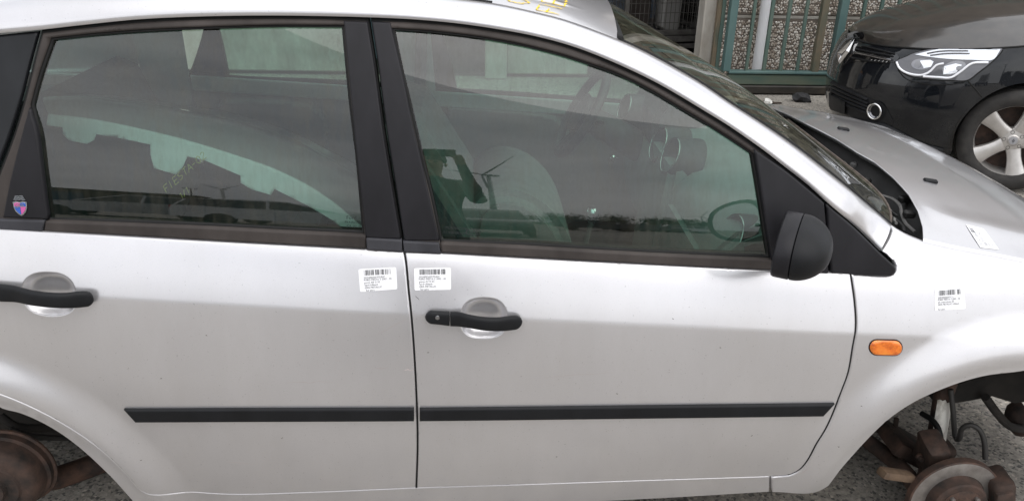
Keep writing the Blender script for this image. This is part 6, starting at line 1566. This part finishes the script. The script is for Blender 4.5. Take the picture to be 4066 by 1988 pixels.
for sg_ in (-1, 1):
    hp = sv((bx + sg_ * .10, by, .86), (.095, .095), pel); kn = sv((bx + sg_ * .12, by + .03, .45), (.062, .062), hp); an = sv((bx + sg_ * .13, by, .06), (.042, .045), kn); sv((bx + sg_ * .15, by + .16, .0), (.042, .032), an)
    sh = sv((bx + sg_ * .185, by + .01, 1.37), (.068, .068), ch); el_ = sv((bx + sg_ * .25, by + .13, 1.13), (.050, .050), sh)
    hand = Vector(PHC) + Vector(C_R) * (sg_ * .088) - Vector(C_U) * .045 - Vector(C_F) * .022
    wr = sv(hand - Vector(C_U) * .065 - Vector(C_F) * .03 + Vector(C_R) * sg_ * .012, (.028, .024), el_); pm_ = sv(hand - Vector(C_U) * .02 - Vector(C_F) * .012, (.033, .018), wr); kk = sv(hand + Vector(C_U) * .012 - Vector(C_F) * .006 + Vector(C_R) * sg_ * .004, (.030, .015), pm_)
    for f_ in range(4):
        a = kk; off = Vector(C_U) * (.026 - f_ * .017)
        b0_ = hand + off + Vector(C_R) * sg_ * .012 + Vector(C_F) * .006; k1 = sv(b0_, .0085, kk); ln = (.026, .030, .028, .021)[f_]
        k2 = sv(b0_ + Vector(C_F) * .022 - Vector(C_R) * sg_ * .006, .008, k1); sv(b0_ + Vector(C_F) * .026 - Vector(C_R) * sg_ * ln, .007, k2)
    t1 = sv(hand - Vector(C_U) * .012 - Vector(C_F) * .022 - Vector(C_R) * sg_ * .014, .0105, pm_); t2 = sv(hand + Vector(C_U) * .012 - Vector(C_F) * .020 - Vector(C_R) * sg_ * .030, .009, t1); sv(hand + Vector(C_U) * .026 - Vector(C_F) * .014 - Vector(C_R) * sg_ * .036, .008, t2)
me = bpy.data.meshes.new('person'); me.from_pydata([tuple(v) for v in SK], ED, []); po = bpy.data.objects.new('person', me); COL.objects.link(po)
sk = po.modifiers.new('skin', 'SKIN'); ss = po.modifiers.new('sub', 'SUBSURF'); ss.levels = 2; ss.render_levels = 2
for i, v in enumerate(me.skin_vertices[0].data): v.radius = RAD[i]; v.use_root = (i == 0)
bpy.context.view_layer.update()
em = bpy.data.meshes.new_from_object(po.evaluated_get(bpy.context.evaluated_depsgraph_get())); bpy.data.objects.remove(po)
SKINM = mat('skin', (.42, .25, .18), .55); JACK = mat('navy_jacket', (.02, .024, .035), .8); JEAN = mat('dark_jeans', (.025, .03, .045), .85); SHOE = mat('black_shoes', (.012, .012, .012), .6)
for q in (JACK, SKINM, JEAN, SHOE): em.materials.append(q)
hl_ = [Vector(PHC) + Vector(C_R) * (sg_ * .088) - Vector(C_U) * .045 for sg_ in (-1, 1)]
for pl in em.polygons:
    c = pl.center; pl.use_smooth = True; d = min((c - h).length for h in hl_)
    pl.material_index = 1 if (c.z > 1.455 or d < .095) and (c.y > -1.95 or c.z > 1.455) and (d < .095 or c.y < -1.95) else (3 if c.z < .07 else (2 if c.z < .93 else 0))
per = obj('person', em); tag(per, 'person in navy jacket and dark jeans holding up a black phone', 'person')
zmin_ = min(v.co.z for v in em.vertices); per.location = (0, 0, 0)
for v in em.vertices:
    if v.co.z < .9: v.co.z = .9 + (v.co.z - .9) * (.9 - GZ - .002) / (.9 - zmin_)
rows = [[(bx + .088 * k * math.cos(t), by + .030 + .104 * k * math.sin(t) - .012, 1.655 + zz_) for t in np.linspace(0, 2 * math.pi, 24, endpoint=False)] for k, zz_ in ((1.0, .0), (1.02, .03), (.95, .07), (.7, .10), (.3, .115), (.02, .118))]
obj('hair', grid_mesh('hair', rows, close=True), mat('brown_hair', (.05, .032, .02), .7), per)
for sg_ in (-1, 1):
    obj('eye', lathe_mesh('eye', [(.0, .012), (.008, .009), (.012, .0)], 'Y', (bx + sg_ * .032, by + .128, 1.630), 12), mat('eye_dark', (.05, .04, .035), .2), per); obj('ear', lathe_mesh('ear', [(.0, -.01), (.02, -.008), (.024, .0), (.012, .008)], 'X', (bx + sg_ * .083, by + .03, 1.615), 14), SKINM, per)
V, F = tube_data([(bx, by + .125, 1.635), (bx, by + .150, 1.603), (bx, by + .128, 1.592)], [.007, .013, .008], 8); obj('nose', mesh('nose', V, F), SKINM, per)
V, F = tube_data([(bx - .024, by + .118, 1.563), (bx, by + .128, 1.566), (bx + .024, by + .118, 1.563)], .006, 8); obj('mouth', mesh('mouth', V, F), mat('lips', (.35, .13, .11), .5), per)
